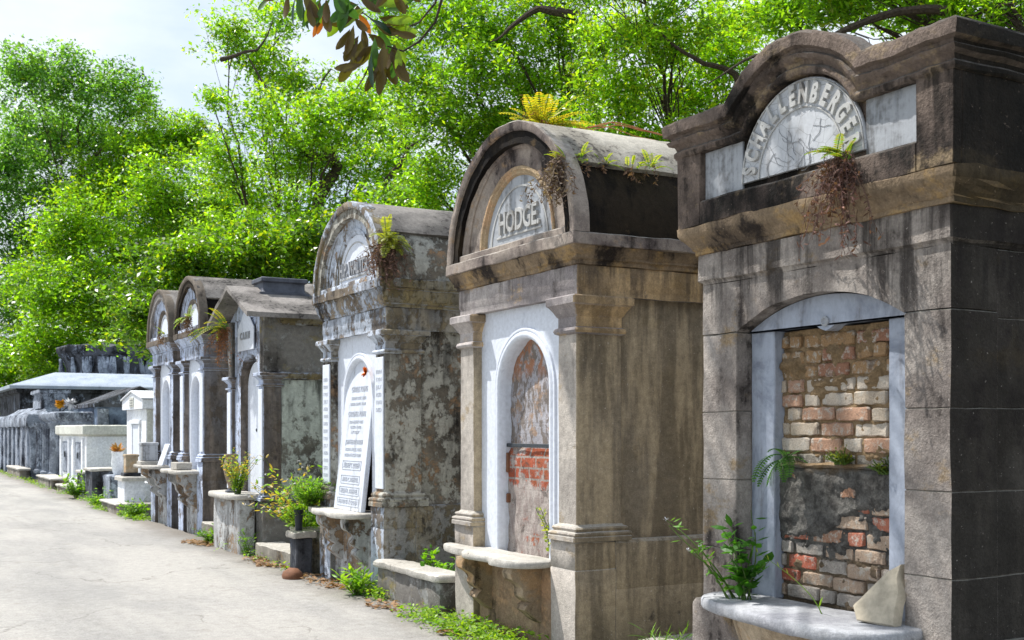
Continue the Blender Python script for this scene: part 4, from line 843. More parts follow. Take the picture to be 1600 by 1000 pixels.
t = thing('vase_of_flowers', (4.3, 24.6, .75), 'tall white vase with dried orange flowers left of the small white tomb', 'vase')
b = MB(); b.lathe(4.3, 24.2, [(.06, .60), (.09, .66), (.12, .85), (.10, 1.0), (.12, 1.06), (.10, 1.07)], 18); b.build('vase', M['white'], t)
b = MB()
for i in range(26):
    u = Vector((rnd.uniform(-1, 1), rnd.uniform(-1, 1), rnd.uniform(.4, 1.6))); quadleaf(b, Vector((4.3, 24.2, 1.05)), u, Vector((.2, .3, 1)), .22, .06, (.55, .25, .05) if i % 2 else (.3, .18, .08))
b.build('flowers', M['dead'], t, smooth=0)
b = MB(); b.stack(4.1, 4.5, 23.8, 24.6, [(0, -.05), (0, .58), (-.02, .60)], .01); o = b.build('stone_pedestal', M['far_grey'], None, .008); solo(o, (4.3, 24.2, 0), 'grey pedestal under the white vase of dried flowers', 'pedestal')

# ------------------------------------------------------------------ small white tomb
t = thing('white_tomb', (4.55, 23.5, 0), 'small clean white painted tomb with shallow gabled roof and narrow tablet', 'tomb')
b = MB(); b.stack(4.55, 6.4, 22.65, 24.55, [(.04, -.05), (.04, .5), (0, .52), (0, 1.90)], .01); b.build('body', M['white'], t, .002)
b = MB(); b.stack(4.57, 6.36, 22.643, 22.70, [(0, .53), (0, 1.89)], .003); b.build('side_panel', M['white_side'], t)
b = MB(); b.prism([(22.58, 1.905), (22.58, 2.08), (23.6, 2.24), (24.62, 2.08), (24.62, 1.905)], 'x', 4.47, 6.46, .006); rf = b.build('roof', M['white'], t, .002)
b = MB(); b.prism([(22.54, 2.092), (22.54, 2.112), (23.6, 2.278), (24.66, 2.112), (24.66, 2.092), (23.6, 2.252)], 'x', 4.44, 6.48); b.build('roof_edge', M['white'], rf)
b = MB(); b.box(4.455, 4.472, 23.4, 23.8, 1.95, 2.14, .003); pq = b.build('gable_plaque', M['white_side'], rf)
b = MB()
for k in range(3): b.box(4.448, 4.454, 23.45, 23.75, 1.98+.05*k, 1.995+.05*k, .001)
b.build('inscription', M['letter_dark'], pq)
b = MB(); b.box(4.50, 4.549, 23.1, 24.0, 1.62, 1.70, .006); b.box(4.52, 4.549, 23.15, 23.24, .6, 1.62, .004); b.box(4.52, 4.549, 23.86, 23.95, .6, 1.62, .004); fr = b.build('tablet_frame', M['white'], t)
b = MB(); b.box(4.535, 4.549, 23.25, 23.85, .6, 1.61, .003); b.build('tablet', M['marble'], t)

# ------------------------------------------------------------------ far tombs
t = thing('box_tomb', (4.45, 31.2, 0), 'white flat topped double vault with grey closure panels in the distance', 'tomb', 'distant tombs')
b = MB(); b.stack(4.45, 6.6, 29.0, 33.5, [(.03, -.05), (.03, .25), (0, .27), (0, 1.35)], .01); b.build('body', M['white'], t, .004)
b = MB(); b.stack(4.45, 6.6, 29.0, 33.5, [(0, 1.351), (.06, 1.37), (.10, 1.40), (.10, 1.60), (.07, 1.62)], .01); b.build('cornice', M['white_side'], t, .006)
for y0, y1 in ((29.3, 30.9), (31.5, 33.1)):
    b = MB(); b.box(4.40, 4.449, y0, y0+.18, .3, 1.3); b.box(4.40, 4.449, y1-.18, y1, .3, 1.3); p = b.build('pilasters', M['white'], t)
    b = MB(); b.box(4.43, 4.448, y0+.3, y1-.3, .4, 1.2); p = b.build('closure_panel', M['far_grey'], t)
    b = MB(); b.box(4.40, 4.43, (y0+y1)/2-.05, (y0+y1)/2+.05, .8, .95); b.build('handle', M['iron'], p)
block('stone_step', 4.0, 4.4, 28.6, 30.6, -.05, .13, M['kerb'], 'broad pale stone step before the white double vault', 'step', cap=.05)
block('stone_step', 4.0, 4.45, 31.6, 34.4, -.05, .22, M['kerb'], 'worn grey stone step between the white double vault and the fluted tomb', 'step', cap=.05)
block('stone_pier', 4.1, 4.6, 26.0, 26.9, -.05, .62, M['far_dark'], 'low blackened stone pier right of the white double vault', 'pier', cap=.06)
block('stone_pier', 4.15, 4.7, 27.3, 28.4, -.05, .52, M['far_dark'], 'dark squat stone block touching the white double vault', 'pier', cap=.06)
t = thing('fluted_tomb', (4.5, 36.3, 0), 'dark streaked tomb with fluted corner columns left of the white double vault', 'tomb', 'distant tombs')
b = MB(); b.stack(4.6, 6.9, 34.6, 38.2, [(.05, -.05), (.05, .3), (0, .32), (0, 1.75), (.08, 1.8), (.12, 1.86), (.12, 1.98), (.05, 2.02)], .01); b.build('body', M['far_grey'], t, .015)
for y in (34.8, 36.4, 38.0):
    b = MB(); n = 32; b.loft([[(4.5+(r_-(.012 if k % 2 else 0))*math.cos(2*math.pi*k/n), y+(r_-(.012 if k % 2 else 0))*math.sin(2*math.pi*k/n), z) for k in range(n)] for r_, z in ((.2, .2), (.2, .28), (.15, .32), (.13, 1.55), (.17, 1.6), (.2, 1.7))], closed=False, cyc=True, caps=True); b.build('column', M['far_grey'], t)
t = thing('bouquet', (4.7, 35.2, 2.0), 'orange and white artificial flowers on top of the dark fluted tomb', 'flowers')
b = MB(); rr = random.Random(9)
for i in range(40): u = Vector((rr.uniform(-1, 1), rr.uniform(-1, 1), rr.uniform(-.6, 1))); quadleaf(b, Vector((4.7, 35.3, 2.25)), u, Vector((.1, .2, 1)), .17, .15, (1, .5, 0))
b.build('orange_bloom', M['yellow'], t, smooth=0); b = MB()
for i in range(30): u = Vector((rr.uniform(-1, 1), rr.uniform(-1, 1), rr.uniform(-.6, 1))); quadleaf(b, Vector((4.9, 34.8, 2.25)), u, Vector((.1, .2, 1)), .22, .10, (.8, .8, .9))
b.build('white_bloom', M['wflower'], t, smooth=0)
b = MB(); b.tube([(4.7, 35.3, 2.0), (4.7, 35.3, 2.2)], .02, 5); b.tube([(4.7, 35.2, 2.0), (4.9, 34.85, 2.2)], .02, 5); b.build('stems', M['pot'], t)
t = thing('streaked_vault', (4.3, 45, 0), 'long grey streaked vault with stepped top at the far left', 'tomb', 'distant tombs')
b = MB(); b.stack(4.35, 6.6, 39.3, 49.5, [(0, -.05), (0, 1.6)], .02, .3); b.build('body', M['far_grey'], t, .02)
b = MB(); b.stack(4.35, 6.6, 39.3, 49.5, [(.10, 1.601), (.12, 1.66), (.12, 1.88), (.06, 2.0)], .02, .3); b.build('slab', M['far_grey'], t, .02)
b = MB(); b.stack(4.5, 6.4, 39.6, 48.8, [(0, 2.001), (-.25, 2.15), (-.3, 2.17), (-.45, 2.28)], .02, .3); b.stack(4.75, 5.6, 40.0, 42.2, [(0, 2.2), (-.03, 2.65), (.06, 2.7), (.05, 2.8)], .02, .3); b.build('stepped_top', M['far_grey'], t, .02)
for k in range(14):
    if k % 2 == 0: b = MB(); b.box(4.28, 4.349, 39.5+.7*k, 39.9+.7*k, 0, 1.59, .01, .3); b.build('pilaster', M['far_grey'], t, .015)
block('stone_step', 4.0, 4.3, 38.9, 42.5, -.05, .25, M['kerb'], 'pale stone step below the long grey vault at far left', 'step', cap=.06)
t = thing('gabled_side_tomb', (6.2, 33.6, 0), 'dark blue grey tomb with low gable standing behind the white double vault', 'tomb', 'distant tombs')
b = MB(); b.stack(5.5, 7.8, 34.0, 37.5, [(0, -.05), (0, 2.15)], .02); b.build('body', M['far_blue'], t, .015)
b = MB(); b.prism([(5.4, 2.15), (5.4, 2.25), (6.65, 2.75), (7.9, 2.25), (7.9, 2.15)], 'y', 33.9, 37.6, .02); b.build('gable_roof', M['far_dark'], t, .015)
for x in (5.5, 7.5): b = MB(); b.box(x, x+.3, 33.93, 33.999, 0, 2.1, .01); b.build('pilaster', M['far_grey'], t, .01)
t = thing('low_building', (5.0, 52, 0), 'long dark walled society tomb under a pale metal hipped roof', 'building')
b = MB(); b.stack(5.3, 15, 51.5, 60, [(0, -.05), (0, 3.0), (.12, 3.05), (.15, 3.2)], .02, .5); b.build('wall', M['far_dark'], t, .03)
b = MB(); b.stack(5.3, 15, 51.5, 60, [(.42, 3.2), (.42, 3.32), (.40, 3.34), (-1.5, 3.95), (-1.6, 3.97)], .02, .6); b.build('roof', M['metal'], t)
for k in range(5): b = MB(); b.box(6.0+1.8*k, 7.2+1.8*k, 51.42, 51.48, .6, 2.4, .01, .4); b.build('vault_panel', M['far_grey'], t)
MC = Wp(196, 672, 57.5); MC.z = 0
t = thing('mound_vault', MC, 'dark round topped vault overgrown with roots rising behind the metal roof', 'tomb', 'distant tombs')
b = MB(); b.lathe(MC.x, MC.y, [(2.7, -.1), (2.7, 3.6), (2.75, 4.5), (2.95, 5.0), (3.15, 5.2), (3.15, 5.45), (2.7, 5.55), (1.6, 5.62), (.01, 5.66)], 64); b.build('drum', M['far_dark'], t, .14, 1.6, 60)
rr = random.Random(2)
for k in range(26):
    b = MB()
    a = rr.uniform(3.0, 5.6); ph = rr.uniform(0, 6); pts = [Vector((MC.x+(3.02-.03*i)*math.cos(a+.02*i*math.sin(ph)), MC.y+(3.02-.03*i)*math.sin(a+.02*i*math.sin(ph)), 4.95-.26*i)) for i in range(7)]; b.tube(pts, [.06, .09, .13, .12, .1, .06, .03], 6); b.build('root', M['far_grey'], t, .03)

# ------------------------------------------------------------------ sandstone fragment on the near shelf
fr_ = [(3.74+(a_-3.71)*.84, .616+(b_-.616)*.82) for a_, b_ in [(3.71, .616), (3.80, .616), (3.93, .625), (3.975, .70), (3.95, .74), (3.84, .90), (3.77, .95), (3.765, .88), (3.73, .80), (3.725, .72)]]
b = MB(); b.prism([(p[0]+.0, p[1]) for p in fr_], 'x', 0, .06, .008); b.v = [(v[0]+3.98+(v[2]-.616)*.42+(v[1]-3.85)*-.25, v[1], v[2]) for v in b.v]
o = b.build('stone_fragment', M['rock'], None, .008, 14, 30); solo(o, (4.0, 3.85, .616), 'pale triangular sandstone fragment leaning at the right end of the nearest shelf', 'stone')

# ------------------------------------------------------------------ background trees
NL = 0
DG = ((.014, .055, .006), (.17, .34, .02)); MG = ((.022, .085, .010), (.29, .54, .03)); YG = ((.03, .12, .010), (.32, .56, .03))
FG = ((.03, .09, .03), (.20, .42, .09))
NL += tree([(40, 120, 55, 55), (110, 130, 60, 55), (185, 140, 50, 45), (225, 160, 20, 30), (70, 210, 90, 60), (160, 215, 80, 55), (20, 250, 45, 60), (105, 300, 90, 60), (40, 380, 60, 60), (10, 470, 40, 70), (20, 560, 40, 60), (-30, 330, 60, 90)], 84, (13, 88, 0), 'tall blue green tree at the far left of the background', 11, dens=.62, leaf=.24, greens=FG, clr=1.05, yel=.03, per=42, trunk_r=.45,
    bare=[([(130, 420), (118, 340), (128, 260), (120, 200), (150, 140)], .30, 83), ([(120, 330), (80, 270), (50, 240)], .2, 83), ([(126, 260), (180, 220), (210, 180)], .18, 83)])
NL += tree([(240, 225, 80, 50), (300, 215, 40, 40), (180, 290, 70, 60), (260, 310, 90, 70), (120, 360, 70, 60), (200, 400, 110, 70), (300, 390, 70, 70), (110, 460, 90, 70), (190, 500, 100, 60), (60, 440, 50, 50), (80, 540, 80, 50), (160, 570, 110, 40), (20, 580, 60, 30), (345, 330, 40, 60)], 74, (17.5, 80, 0), 'bushy bright green tree in front of the far left tree', 12, dens=.85, leaf=.21, greens=MG, clr=.95, per=44, trunk_r=.35)
NL += tree([(355, 50, 45, 45), (400, 90, 50, 40), (435, 30, 45, 40), (450, 130, 70, 50), (420, 190, 60, 45), (500, 190, 80, 55), (560, 160, 60, 60), (600, 210, 60, 60), (460, 250, 90, 45), (400, 290, 80, 55), (550, 270, 80, 50), (350, 250, 45, 50), (620, 280, 60, 50), (360, 370, 70, 50), (450, 340, 80, 40), (330, 155, 14, 16)], 37, (13, 38.5, 0), 'tall open crowned oak with dark winding limbs, centre left', 13, dens=.52, leaf=.125, greens=YG, clr=.55, per=38, trunk_r=.42,
    bare=[([(480, 400), (500, 310), (525, 260), (500, 225), (478, 190), (480, 160), (520, 110)], .24, 36.4), ([(525, 255), (470, 235), (440, 190), (420, 140), (380, 80)], .14, 36.2), ([(600, 330), (605, 280), (640, 235), (690, 200)], .14, 36.5), ([(345, 95), (400, 75), (430, 30)], .08, 36.8)])
NL += tree([(290, 430, 90, 55), (400, 400, 80, 50), (480, 380, 70, 45), (250, 500, 80, 60), (350, 470, 90, 50), (450, 440, 80, 50), (560, 380, 90, 60), (640, 360, 80, 70)], 32, (14, 33, 0), 'dark dense tree low behind the barrel roofs, centre left', 14, dens=1.0, leaf=.12, greens=DG, clr=.48, per=44)
NL += tree([(690, 40, 70, 60), (650, 130, 60, 60), (740, 110, 70, 60), (700, 200, 80, 60), (670, 290, 70, 60), (780, 40, 80, 50), (830, 120, 70, 60), (780, 200, 80, 60), (870, 40, 70, 50), (900, 120, 60, 60), (620, 40, 50, 50), (860, 220, 90, 60), (700, -60, 160, 60), (860, -60, 160, 60), (640, 360, 60, 40)], 25, (14.5, 24.5, 0), 'leafy green oak behind the two barrel roofed tombs, centre', 15, dens=.60, leaf=.092, asp=.4, greens=MG, clr=.40, per=44, trunk_r=.4,
    bare=[([(900, 20), (850, 15), (800, 40), (760, 60)], .10, 21.8), ([(1000, 250), (985, 190), (1000, 140), (975, 90), (1000, 40)], .09, 22.5), ([(960, 240), (930, 170), (950, 120)], .06, 22.3)])
NL += tree([(960, 50, 70, 50), (1050, 60, 80, 60), (960, 150, 70, 60), (1060, 150, 90, 60), (1000, 230, 90, 50), (1130, 90, 70, 60), (1150, 30, 80, 40), (1000, -50, 180, 50), (1100, 220, 70, 60), (920, 220, 60, 50)], 20.5, (13.5, 17.5, 0), 'yellow green oak between the nearest tomb and the nearer barrel roof', 16, dens=.66, leaf=.082, asp=.38, greens=YG, clr=.36, per=48, yel=.2,
    bare=[([(1190, 170), (1150, 120), (1100, 105), (1050, 60), (1010, 20)], .07, 18.6)])
NL += tree([(1230, 20, 80, 40), (1330, 5, 80, 40), (1420, 20, 70, 40), (1500, 10, 60, 40), (1570, 30, 50, 50), (1640, 60, 60, 70), (1300, -60, 200, 50), (1500, -60, 200, 50), (1620, 160, 40, 70), (1600, 260, 50, 60)], 16.5, (15.2, 9.5, 0), 'large oak whose boughs show above the nearest tomb parapet', 17, dens=.75, leaf=.08, asp=.4, greens=YG, clr=.34, per=46, trunk_r=.35,
    bare=[([(1500, 120), (1485, 30), (1480, -40)], .20, 15.5), ([(1480, 20), (1400, 30), (1300, 60), (1180, 90), (1100, 130)], .07, 15), ([(1480, 60), (1520, 30), (1590, 8)], .07, 15)])
# far belt closing the horizon
NL += tree([(60+120*i, 600+(i % 2)*20, 90, 60) for i in range(-1, 4)]+[(650, 480, 90, 80), (760, 440, 90, 80), (880, 400, 90, 80), (980, 360, 80, 80)], 84, (34, 84, 0), 'dense distant tree belt low behind the metal roofed building', 18, dens=.55, leaf=.28, greens=DG, clr=1.2, per=40)

# ------------------------------------------------------------------ magnolia: canopy over the camera side, one branch hanging into view
tm = thing('magnolia_tree', (-3.2, 1.2, 0), 'magnolia branch of large glossy leaves with brown undersides hanging in at the top', 'tree')
rr = random.Random(21); tb = MB(); tb.tube([(-3.2, 1.2, -.1), (-3.15, 1.3, 1.5), (-2.9, 1.8, 3.4), (-2.4, 2.6, 5.4)], [.30, .24, .21, .17], 12); tb.build('trunk', M['bark'], tm, .03, 3)
lb = MB(); lf = MB()
def magleaf(b, p, u, n, L_, W_, col):
    u = u.normalized(); v = n.cross(u); v = v.normalized() if v.length > 1e-3 else Vector((1, 0, 0)); nn = u.cross(v)
    prof = [(0, 0), (.12, .30), (.3, .74), (.52, 1.0), (.74, .9), (.9, .52), (1, 0)]
    vs = [p+u*L_*a-nn*L_*.16*a*a for a, _ in prof]; k = len(prof)
    for s_ in (1, -1): vs += [p+u*L_*a+v*s_*W_*.5*w_+nn*W_*.13*w_-nn*L_*.16*a*a for a, w_ in prof]
    fs = []
    for i in range(k-1):
        fs.append((i, i+1, k+i+1, k+i)); fs.append((i+1, i, 2*k+i, 2*k+i+1))
    b.add(vs, fs, col)
def mcol(): return rr.choice([(.03, .085, .02), (.05, .13, .02), (.04, .10, .03), (.11, .20, .02), (.02, .06, .03)])
def whorl(p, d, n, L_, b):
    d = d.normalized()
    for i in range(n):
        u = d*rr.uniform(.1, .9)+Vector((rr.uniform(-1, 1), rr.uniform(-1, 1), rr.uniform(-.8, .5)))*.8
        nrm_ = Vector((rr.uniform(-.5, .5), rr.uniform(-.5, .5), 1))+d*.3; magleaf(b, p+u*.015, u, nrm_, L_*rr.uniform(.7, 1.15), L_*.42, mcol())
# overhead crown, out of frame, throws the dappled shade on the nearest tomb
hub = Vector((-2.4, 2.6, 5.4)); cl = []
for i in range(46):
    c = Vector((rr.uniform(-2.9, 2.5), rr.uniform(1.5, 9.6), rr.uniform(6.6, 8.6)))
    if c.z < 1.5+.47*(c.x*SN+c.y*CS)+.9: c.z = 1.5+.47*(c.x*SN+c.y*CS)+1.1
    m_ = (hub+c)/2+Vector((0, 0, .5)); lb.tube([hub, (hub+m_)/2+Vector((0, 0, .2)), m_, (m_+c)/2+Vector((rr.uniform(-.2, .2), 0, .1)), c], [.07, .05, .035, .022, .010], 5)
    for k in range(7):
        e = c+Vector((rr.uniform(-.6, .6), rr.uniform(-.6, .6), rr.uniform(-.35, .35))); lb.tube([c, e], [.01, .006], 4, False); whorl(e, (e-c), 9, .17, lf)
# hanging branch (about six metres away)
D0 = 6.0
stem = [hub+Vector((1.5, 1.2, .6)), Wp(700, -320, 5.8), Wp(692, -90, 5.9), Wp(690, 0, 5.95), Wp(680, 35, 6.0), Wp(655, 65, 6), Wp(630, 80, 6), Wp(605, 72, 6)]
lb.tube(stem, [.03, .016, .010, .0075, .0065, .006, .005, .004], 6)
lb.tube([Wp(697, -60, 5.9), Wp(680, 5, 6), Wp(655, 35, 6), Wp(630, 45, 6), Wp(595, 40, 6), Wp(560, 15, 6)], [.008, .006, .005, .005, .004, .003], 5)
lb.tube([Wp(693, -120, 5.9), Wp(560, -60, 6), Wp(500, -15, 6), Wp(462, 0, 6)], [.010, .008, .006, .004], 5)
lb.build('limbs', M['bark'], tm); lf.build('crown', M['magleaf'], tm, smooth=0)
hf = MB()
def imgleaf(x, y, ang, L_, W_, kind, dd=0):
    p = Wp(x, y, 6+dd); a = math.radians(ang); u = Vector((CS*math.cos(a), -SN*math.cos(a), math.sin(a)))+Vector((SN, CS, 0))*rr.uniform(-.25, .25)
    fwd = Vector((SN, CS, 0)); n = -fwd if kind != 'u' else fwd      # u = underside towards the viewer
    n = n+Vector((rr.uniform(-.5, .5), rr.uniform(-.3, .3), rr.uniform(-.2, .6)))
    if kind == 'e': n = Vector((rr.uniform(-1, 1), 0, .4)).normalized()+(-fwd)*.3
    col = {'u': (.075, .060, .015), 't': (.05, .12, .02), 'y': (.22, .32, .02), 'e': (.02, .055, .03), 'o': (.45, .12, .03)}[kind]
    magleaf(hf, p, u, n, L_*1.1, W_*.82, col)
for q in [(600, 75, -100, .17, .07, 'u'), (590, 80, -78, .16, .06, 'u'), (612, 85, -62, .18, .075, 'u'), (596, 95, -92, .19, .06, 'u'), (580, 90, -110, .17, .055, 'e'), (572, 90, -150, .14, .06, 'u'), (565, 100, -165, .13, .055, 'u'), (585, 70, -140, .16, .07, 'u'),
          (605, 60, -85, .17, .07, 'u'), (618, 62, -70, .13, .06, 'y'), (575, 60, -100, .15, .05, 'e'), (560, 62, -120, .13, .06, 'u'), (552, 40, -100, .15, .05, 'y'), (566, 40, -80, .15, .05, 'u'), (590, 45, -60, .13, .06, 't'), (600, 35, 10, .14, .06, 'y'), (612, 42, -5, .13, .05, 'y'), (600, 48, -20, .13, .035, 'e'),
          (578, 30, -25, .12, .07, 'e'), (570, 12, -140, .15, .07, 'y'), (555, 8, -155, .16, .07, 't'), (545, 12, -130, .17, .075, 'y'), (590, 10, 15, .15, .06, 'y'), (580, 5, 60, .15, .07, 'u'), (610, 12, 20, .13, .05, 't'), (560, 20, -60, .11, .05, 'o'), (515, 8, -125, .17, .05, 'o'), (505, 12, -100, .13, .05, 'o'),
          (500, 0, -95, .14, .05, 'u'), (485, -5, -75, .15, .06, 'u'), (470, -8, -85, .16, .05, 'e'), (462, -5, -105, .13, .045, 'e'), (478, -8, -60, .15, .06, 'y'), (455, -8, 170, .13, .06, 'y'), (440, -10, -160, .10, .05, 'u'), (520, -5, -60, .14, .06, 't'), (530, 0, -30, .13, .06, 'u'), (495, -12, -110, .15, .05, 'y'), (630, -15, -30, .10, .04, 'u'), (540, -10, -80, .13, .06, 't'), (560, -8, -40, .13, .06, 'u'), (605, -12, -40, .13, .06, 'u'), (585, 68, -98, .16, .055, 'y'), (608, 80, -50, .15, .06, 'u'), (622, 75, -88, .12, .05, 'y')]:
    imgleaf(*q, dd=rr.uniform(-.12, .12)); x_, y_, a_, l_, w_, k_ = q; imgleaf(x_+rr.uniform(-16, 10), y_+rr.uniform(-12, 10), a_+rr.uniform(-25, 25), l_*rr.uniform(.8, 1.1), w_*rr.uniform(.9, 1.15), rr.choice([k_, 'u', 'u', 't']), rr.uniform(-.2, .15))
hf.build('hanging_leaves', M['magleaf'], tm, smooth=60)

# ------------------------------------------------------------------ ferns and weeds
Fx = Vector((-1, -.3, .5))
fern((4.35, 7.50, 3.72), 'yellow green fern tuft with brown litter growing on the ridge of the grey barrel roof', rnd, 36, .38, Vector((.15, -.1, .9)), 1.15, ((.22, .30, .03), (.46, .36, .04)), 90, .24, droop=.8, dead_out=Vector((-.1, 0, .1)), deadcol=((.28, .13, .05), (.40, .2, .1)))
# rust coloured runners along that ridge
b = MB()
for k in range(5):
    p = Vector((4.5+rnd.uniform(0, .2), 7.40+rnd.uniform(-.1, .06), 3.735)); pts = [p.copy()]
    for i in range(14): p = p+Vector((.085, rnd.uniform(-.03, .012), (.03 if i < 4 else -.012)*rnd.uniform(.3, 1.3))); p.z = max(p.z, 3.728); pts.append(p.copy())
    b.tube(pts, .0035, 4, False, (.36, .15, .07))
o = b.build('dead_runners', M['dead']); solo(o, (4.5, 7.4, 3.72), 'rust coloured dry runners trailing back along the ridge of the grey barrel roof', 'plant')
fern((4.03, 6.64, 3.30), 'mass of dead brown fern hanging at the shoulder of the nearer barrel roof', rnd, 7, .16, Vector((-.6, .2, .9)), .8, (G2, (.45, .36, .03)), 110, .30, dead_out=Vector((-.25, .2, -1)), deadcol=(BR1, (.30, .24, .20)))
for i, (x, y, s) in enumerate(((4.18, 6.67, .12), (4.38, 6.67, .11), (4.60, 6.67, .14), (4.74, 6.66, .17))):
    fern((x, y-.05, 3.315), ['tiny yellow fern sprig on the roof ledge nearest the dead fern mass', 'small yellow green fern sprig, second along the grey roof ledge', 'yellow fern sprig with upright frond, third along the grey roof ledge', 'widest yellow fern sprig at the far end of the grey roof ledge'][i], rnd, 8, s, Vector((-.1, -.8, .6)), .9, (G2, (.42, .42, .03)), 5, .14, group='small fern sprigs on the roof ledge')
fern((4.12, 9.80, 3.22), 'bushy fern clump with dead fronds hanging beside the whitewashed tomb name arch', rnd, 24, .32, Vector((-.3, -.9, .4)), 1.0, ((.12, .16, .02), GY), 190, .40, dead_out=Vector((-.3, -.6, -.7)), deadcol=((.07, .04, .03), (.24, .14, .12)))
fern((3.93, 14.62, 2.78), 'arching green and orange fern under the gable of the gabled tomb', rnd, 18, .46, Vector((-.7, .5, .35)), .8, (G1, (.34, .28, .04)), 70, .42, dead_out=Vector((-.3, .4, -1)), deadcol=(BR1, (.36, .15, .06)))
fern((3.97, 16.75, 3.10), 'spiky pale fern in front of the name arch of the brown sided tomb', rnd, 14, .28, Vector((-.7, .2, .5)), 1.0, (G2, (.40, .40, .22)), 34, .30, dead_out=Vector((-.3, .2, -1)))
fern((3.97, 18.45, 2.98), 'small yellow fern where the two farthest barrel tombs meet', rnd, 9, .18, Vector((-.7, .2, .7)), .8, (G2, (.45, .40, .04)), 14, .22)
fern((3.985, 4.02, 2.77), 'dead brown fern hanging over the lettered marble arch of the nearest tomb', rnd, 13, .20, Vector((-.5, .05, .9)), .7, (G2, (.26, .22, .05)), 60, .44, dead_out=Vector((-.3, .0, -1.2)), deadcol=((.10, .055, .045), (.24, .13, .11)))
fern((4.21, 4.66, 1.35), 'green fern growing from the mortar ledge in the brick filled doorway', rnd, 11, .26, Vector((-.5, -.1, .1)), .9, ((.03, .11, .01), (.08, .20, .03)), 0, .2, droop=1.5)
bushy((4.22, 4.27, 1.33), 'moss_tuft', 'moss and small weeds tuft in the middle of the mortar ledge', rnd, 26, .09, 1.3, .016, .6, ((.06, .10, .01), (.20, .24, .02)), 14, 'moss tufts on the mortar ledge', cat='moss')
bushy((4.23, 3.99, 1.29), 'moss_tuft', 'moss tuft at the right end of the mortar ledge by the marble jamb', rnd, 26, .09, 1.2, .016, .6, ((.06, .10, .01), (.16, .20, .02)), 14, 'moss tufts on the mortar ledge', cat='moss')
bushy((3.98, 4.72, .615), 'leafy_weed', 'broad leaved green weed rooted at the left end of the nearest shelf', rnd, 9, .46, .28, .085, .58, ((.03, .11, .012), (.07, .22, .02)), 12, lean=Vector((.0, .05, 0)))
bushy((3.95, 4.80, .615), 'flowering_weed', 'weed with clusters of tiny white flowers arching left from the nearest shelf', rnd, 4, .58, .22, .055, .4, ((.05, .17, .015), (.13, .30, .02)), 12, lean=Vector((-.35, .75, 0)), flower=.016)
# grass stalk in front of the bricks
b = MB(); p0 = Vector((4.0, 4.18, .615)); pts = [p0+Vector((0, .015*i+.004*i*i, .028*i)) for i in range(10)]; b.tube(pts, [.003-.0002*i for i in range(10)], 4, False, (.14, .24, .03))
for i in range(6, 10): quadleaf(b, pts[i], Vector((0, .5, 1)), Vector((1, 0, 0)), .03, .008, (.3, .4, .05))
quadleaf(b, pts[1], Vector((-.3, -.6, .8)), Vector((0, 0, 1)), .09, .01, (.14, .25, .03)); o = b.build('grass_stalk', M['fern'], smooth=0); solo(o, p0, 'single grass stalk rising in front of the lowest bricks', 'grass')
bushy((4.2, 7.02, .60), 'creeping_weed', 'yellow green weed climbing the right edge of the red brick niche', rnd, 9, .36, .16, .035, .8, ((.16, .26, .02), (.36, .40, .03)), 16, lean=Vector((-.1, .1, 0)))
bushy((3.9, 14.02, .72), 'feathery_weed', 'yellow tipped feathery weed beside the clay urn', rnd, 34, .52, .30, .042, .4, ((.14, .32, .02), (.38, .50, .03)), 30, tipc=(.50, .34, .03))
bushy((3.95, 11.48, .72), 'lime_weed', 'dense lime green weed growing over the left end of the shelf by the leaning tablet', rnd, 70, .36, .95, .06, .26, ((.10, .25, .02), (.24, .42, .03)), 24)
bushy((4.1, 12.0, .34), 'sprawling_weed', 'large sprawling flowering weed between the gabled tomb and the peeling whitewashed tomb', rnd, 64, .95, .9, .075, .4, ((.09, .24, .02), (.32, .48, .03)), 24, flower=.02, tipc=(.40, .30, .06))
bushy((3.92, 15.38, 0), 'ground_fern', 'pale green weed at the ground left of the gabled tomb pedestal', rnd, 16, .30, .8, .08, .35, (G1, G2), 12, 'weeds at the foot of the tombs')
bushy((3.9, 13.62, .0), 'vine_weed', 'thin vine weed against the right side of the peeling pedestal', rnd, 9, .36, .35, .06, .45, (G1, G2), 9, 'weeds at the foot of the tombs')
bushy((3.86, 9.92, .0), 'ground_fern', 'bright green weed at the left end of the slab capped low wall', rnd, 20, .30, .65, .09, .3, ((.09, .26, .02), (.26, .42, .03)), 12, 'weeds at the foot of the tombs')
bushy((3.85, 23.6, .0), 'ground_weed', 'bright green weeds left of the stone step at the white pedestal', rnd, 22, .40, .9, .08, .5, ((.09, .26, .02), (.26, .42, .03)), 12, 'weeds at the foot of the tombs')
bushy((3.92, 20.4, .0), 'ground_weed', 'weeds with tall stalks between the white pedestal and the farthest tall tomb', rnd, 30, .42, .9, .08, .5, ((.07, .2, .02), (.22, .38, .03)), 12, 'weeds at the foot of the tombs')
bushy((3.95, 27.1, .0), 'ground_weed', 'bushy green weed before the low blackened stone piers', rnd, 26, .6, .7, .1, .5, ((.07, .2, .02), (.22, .38, .03)), 14, 'weeds at the foot of the tombs')
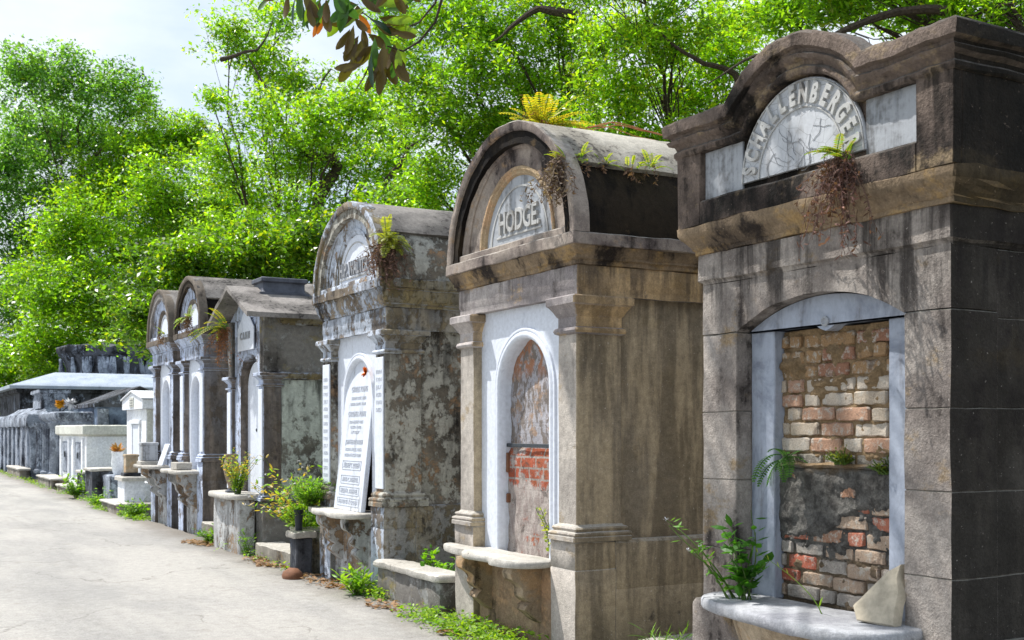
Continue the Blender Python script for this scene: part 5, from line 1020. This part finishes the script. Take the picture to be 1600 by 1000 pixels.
bushy((4.35, 9.2, .15), 'ground_weed', 'leafy green plants growing inside the low wall enclosure', rnd, 40, .34, 1.6, .06, .6, ((.07, .22, .015), (.2, .40, .02)), 18, 'weeds at the foot of the tombs')
bushy((4.25, 5.75, .12), 'grass_tuft', 'grass tuft in the shade between the nearest tomb and the grey stuccoed tomb', rnd, 12, .22, 1.1, .12, .06, (G1, G2), 8, 'weeds at the foot of the tombs')
# loose ground cover along the foot of the tombs
def cover(name, label, boxes, n, leaf, greens, seed, up=.6, asp=.6, hmax=.06):
    rg = np.random.default_rng(seed); P_ = []
    for (x0, x1, y0, y1, wgt) in boxes:
        k = int(n*wgt); nc = max(3, k//14); cx = rg.uniform(x0, x1, nc); cy = rg.uniform(y0, y1, nc); i = rg.integers(0, nc, k)
        hh = rg.random(k)**1.6*hmax; P_.append(np.stack([cx[i]+rg.normal(size=k)*.05, cy[i]+rg.normal(size=k)*.07, hh+.008], 1))
    C = np.concatenate(P_); f = rg.random((len(C), 1)); T = np.array(greens[0])*(1-f)+np.array(greens[1])*f
    o = leaf_mesh(name, C, leaf, asp, T, M['fern'] if 'litter' not in name else M['dead'], None, up, rg); tag(o, label, None, None, 'stuff'); return o
o = cover('ground_cover', 'low green clover and weeds at the foot of the tombs', [(3.68, 4.02, 6.9, 8.7, .75), (3.9, 4.1, 9.5, 10.2, .25), (4.2, 6.2, 8.6, 9.8, .8), (3.85, 4.05, 12, 15.4, .15), (3.75, 4.0, 22.3, 24.5, .35), (3.8, 4.05, 19.8, 21.3, .35), (3.85, 4.1, 26, 46, .5), (4.2, 6.5, 5.3, 6.5, .3)], 2600, .035, ((.07, .20, .015), (.26, .40, .03)), 5, hmax=.09)
o['category'] = 'ground cover'
o = cover('leaf_litter', 'scattered dry brown leaves along the edge of the path', [(3.6, 4.0, 7.5, 9.5, .25), (3.7, 4.05, 10.0, 11.6, .5), (3.75, 4.0, 12.0, 13.3, .4), (3.7, 4.0, 15.0, 15.9, .5), (4.2, 6, 5.3, 6.5, .3)], 500, .055, ((.14, .075, .04), (.38, .24, .13)), 6, hmax=.025, up=1.4)
o['category'] = 'leaves'
print('leaves', NL)
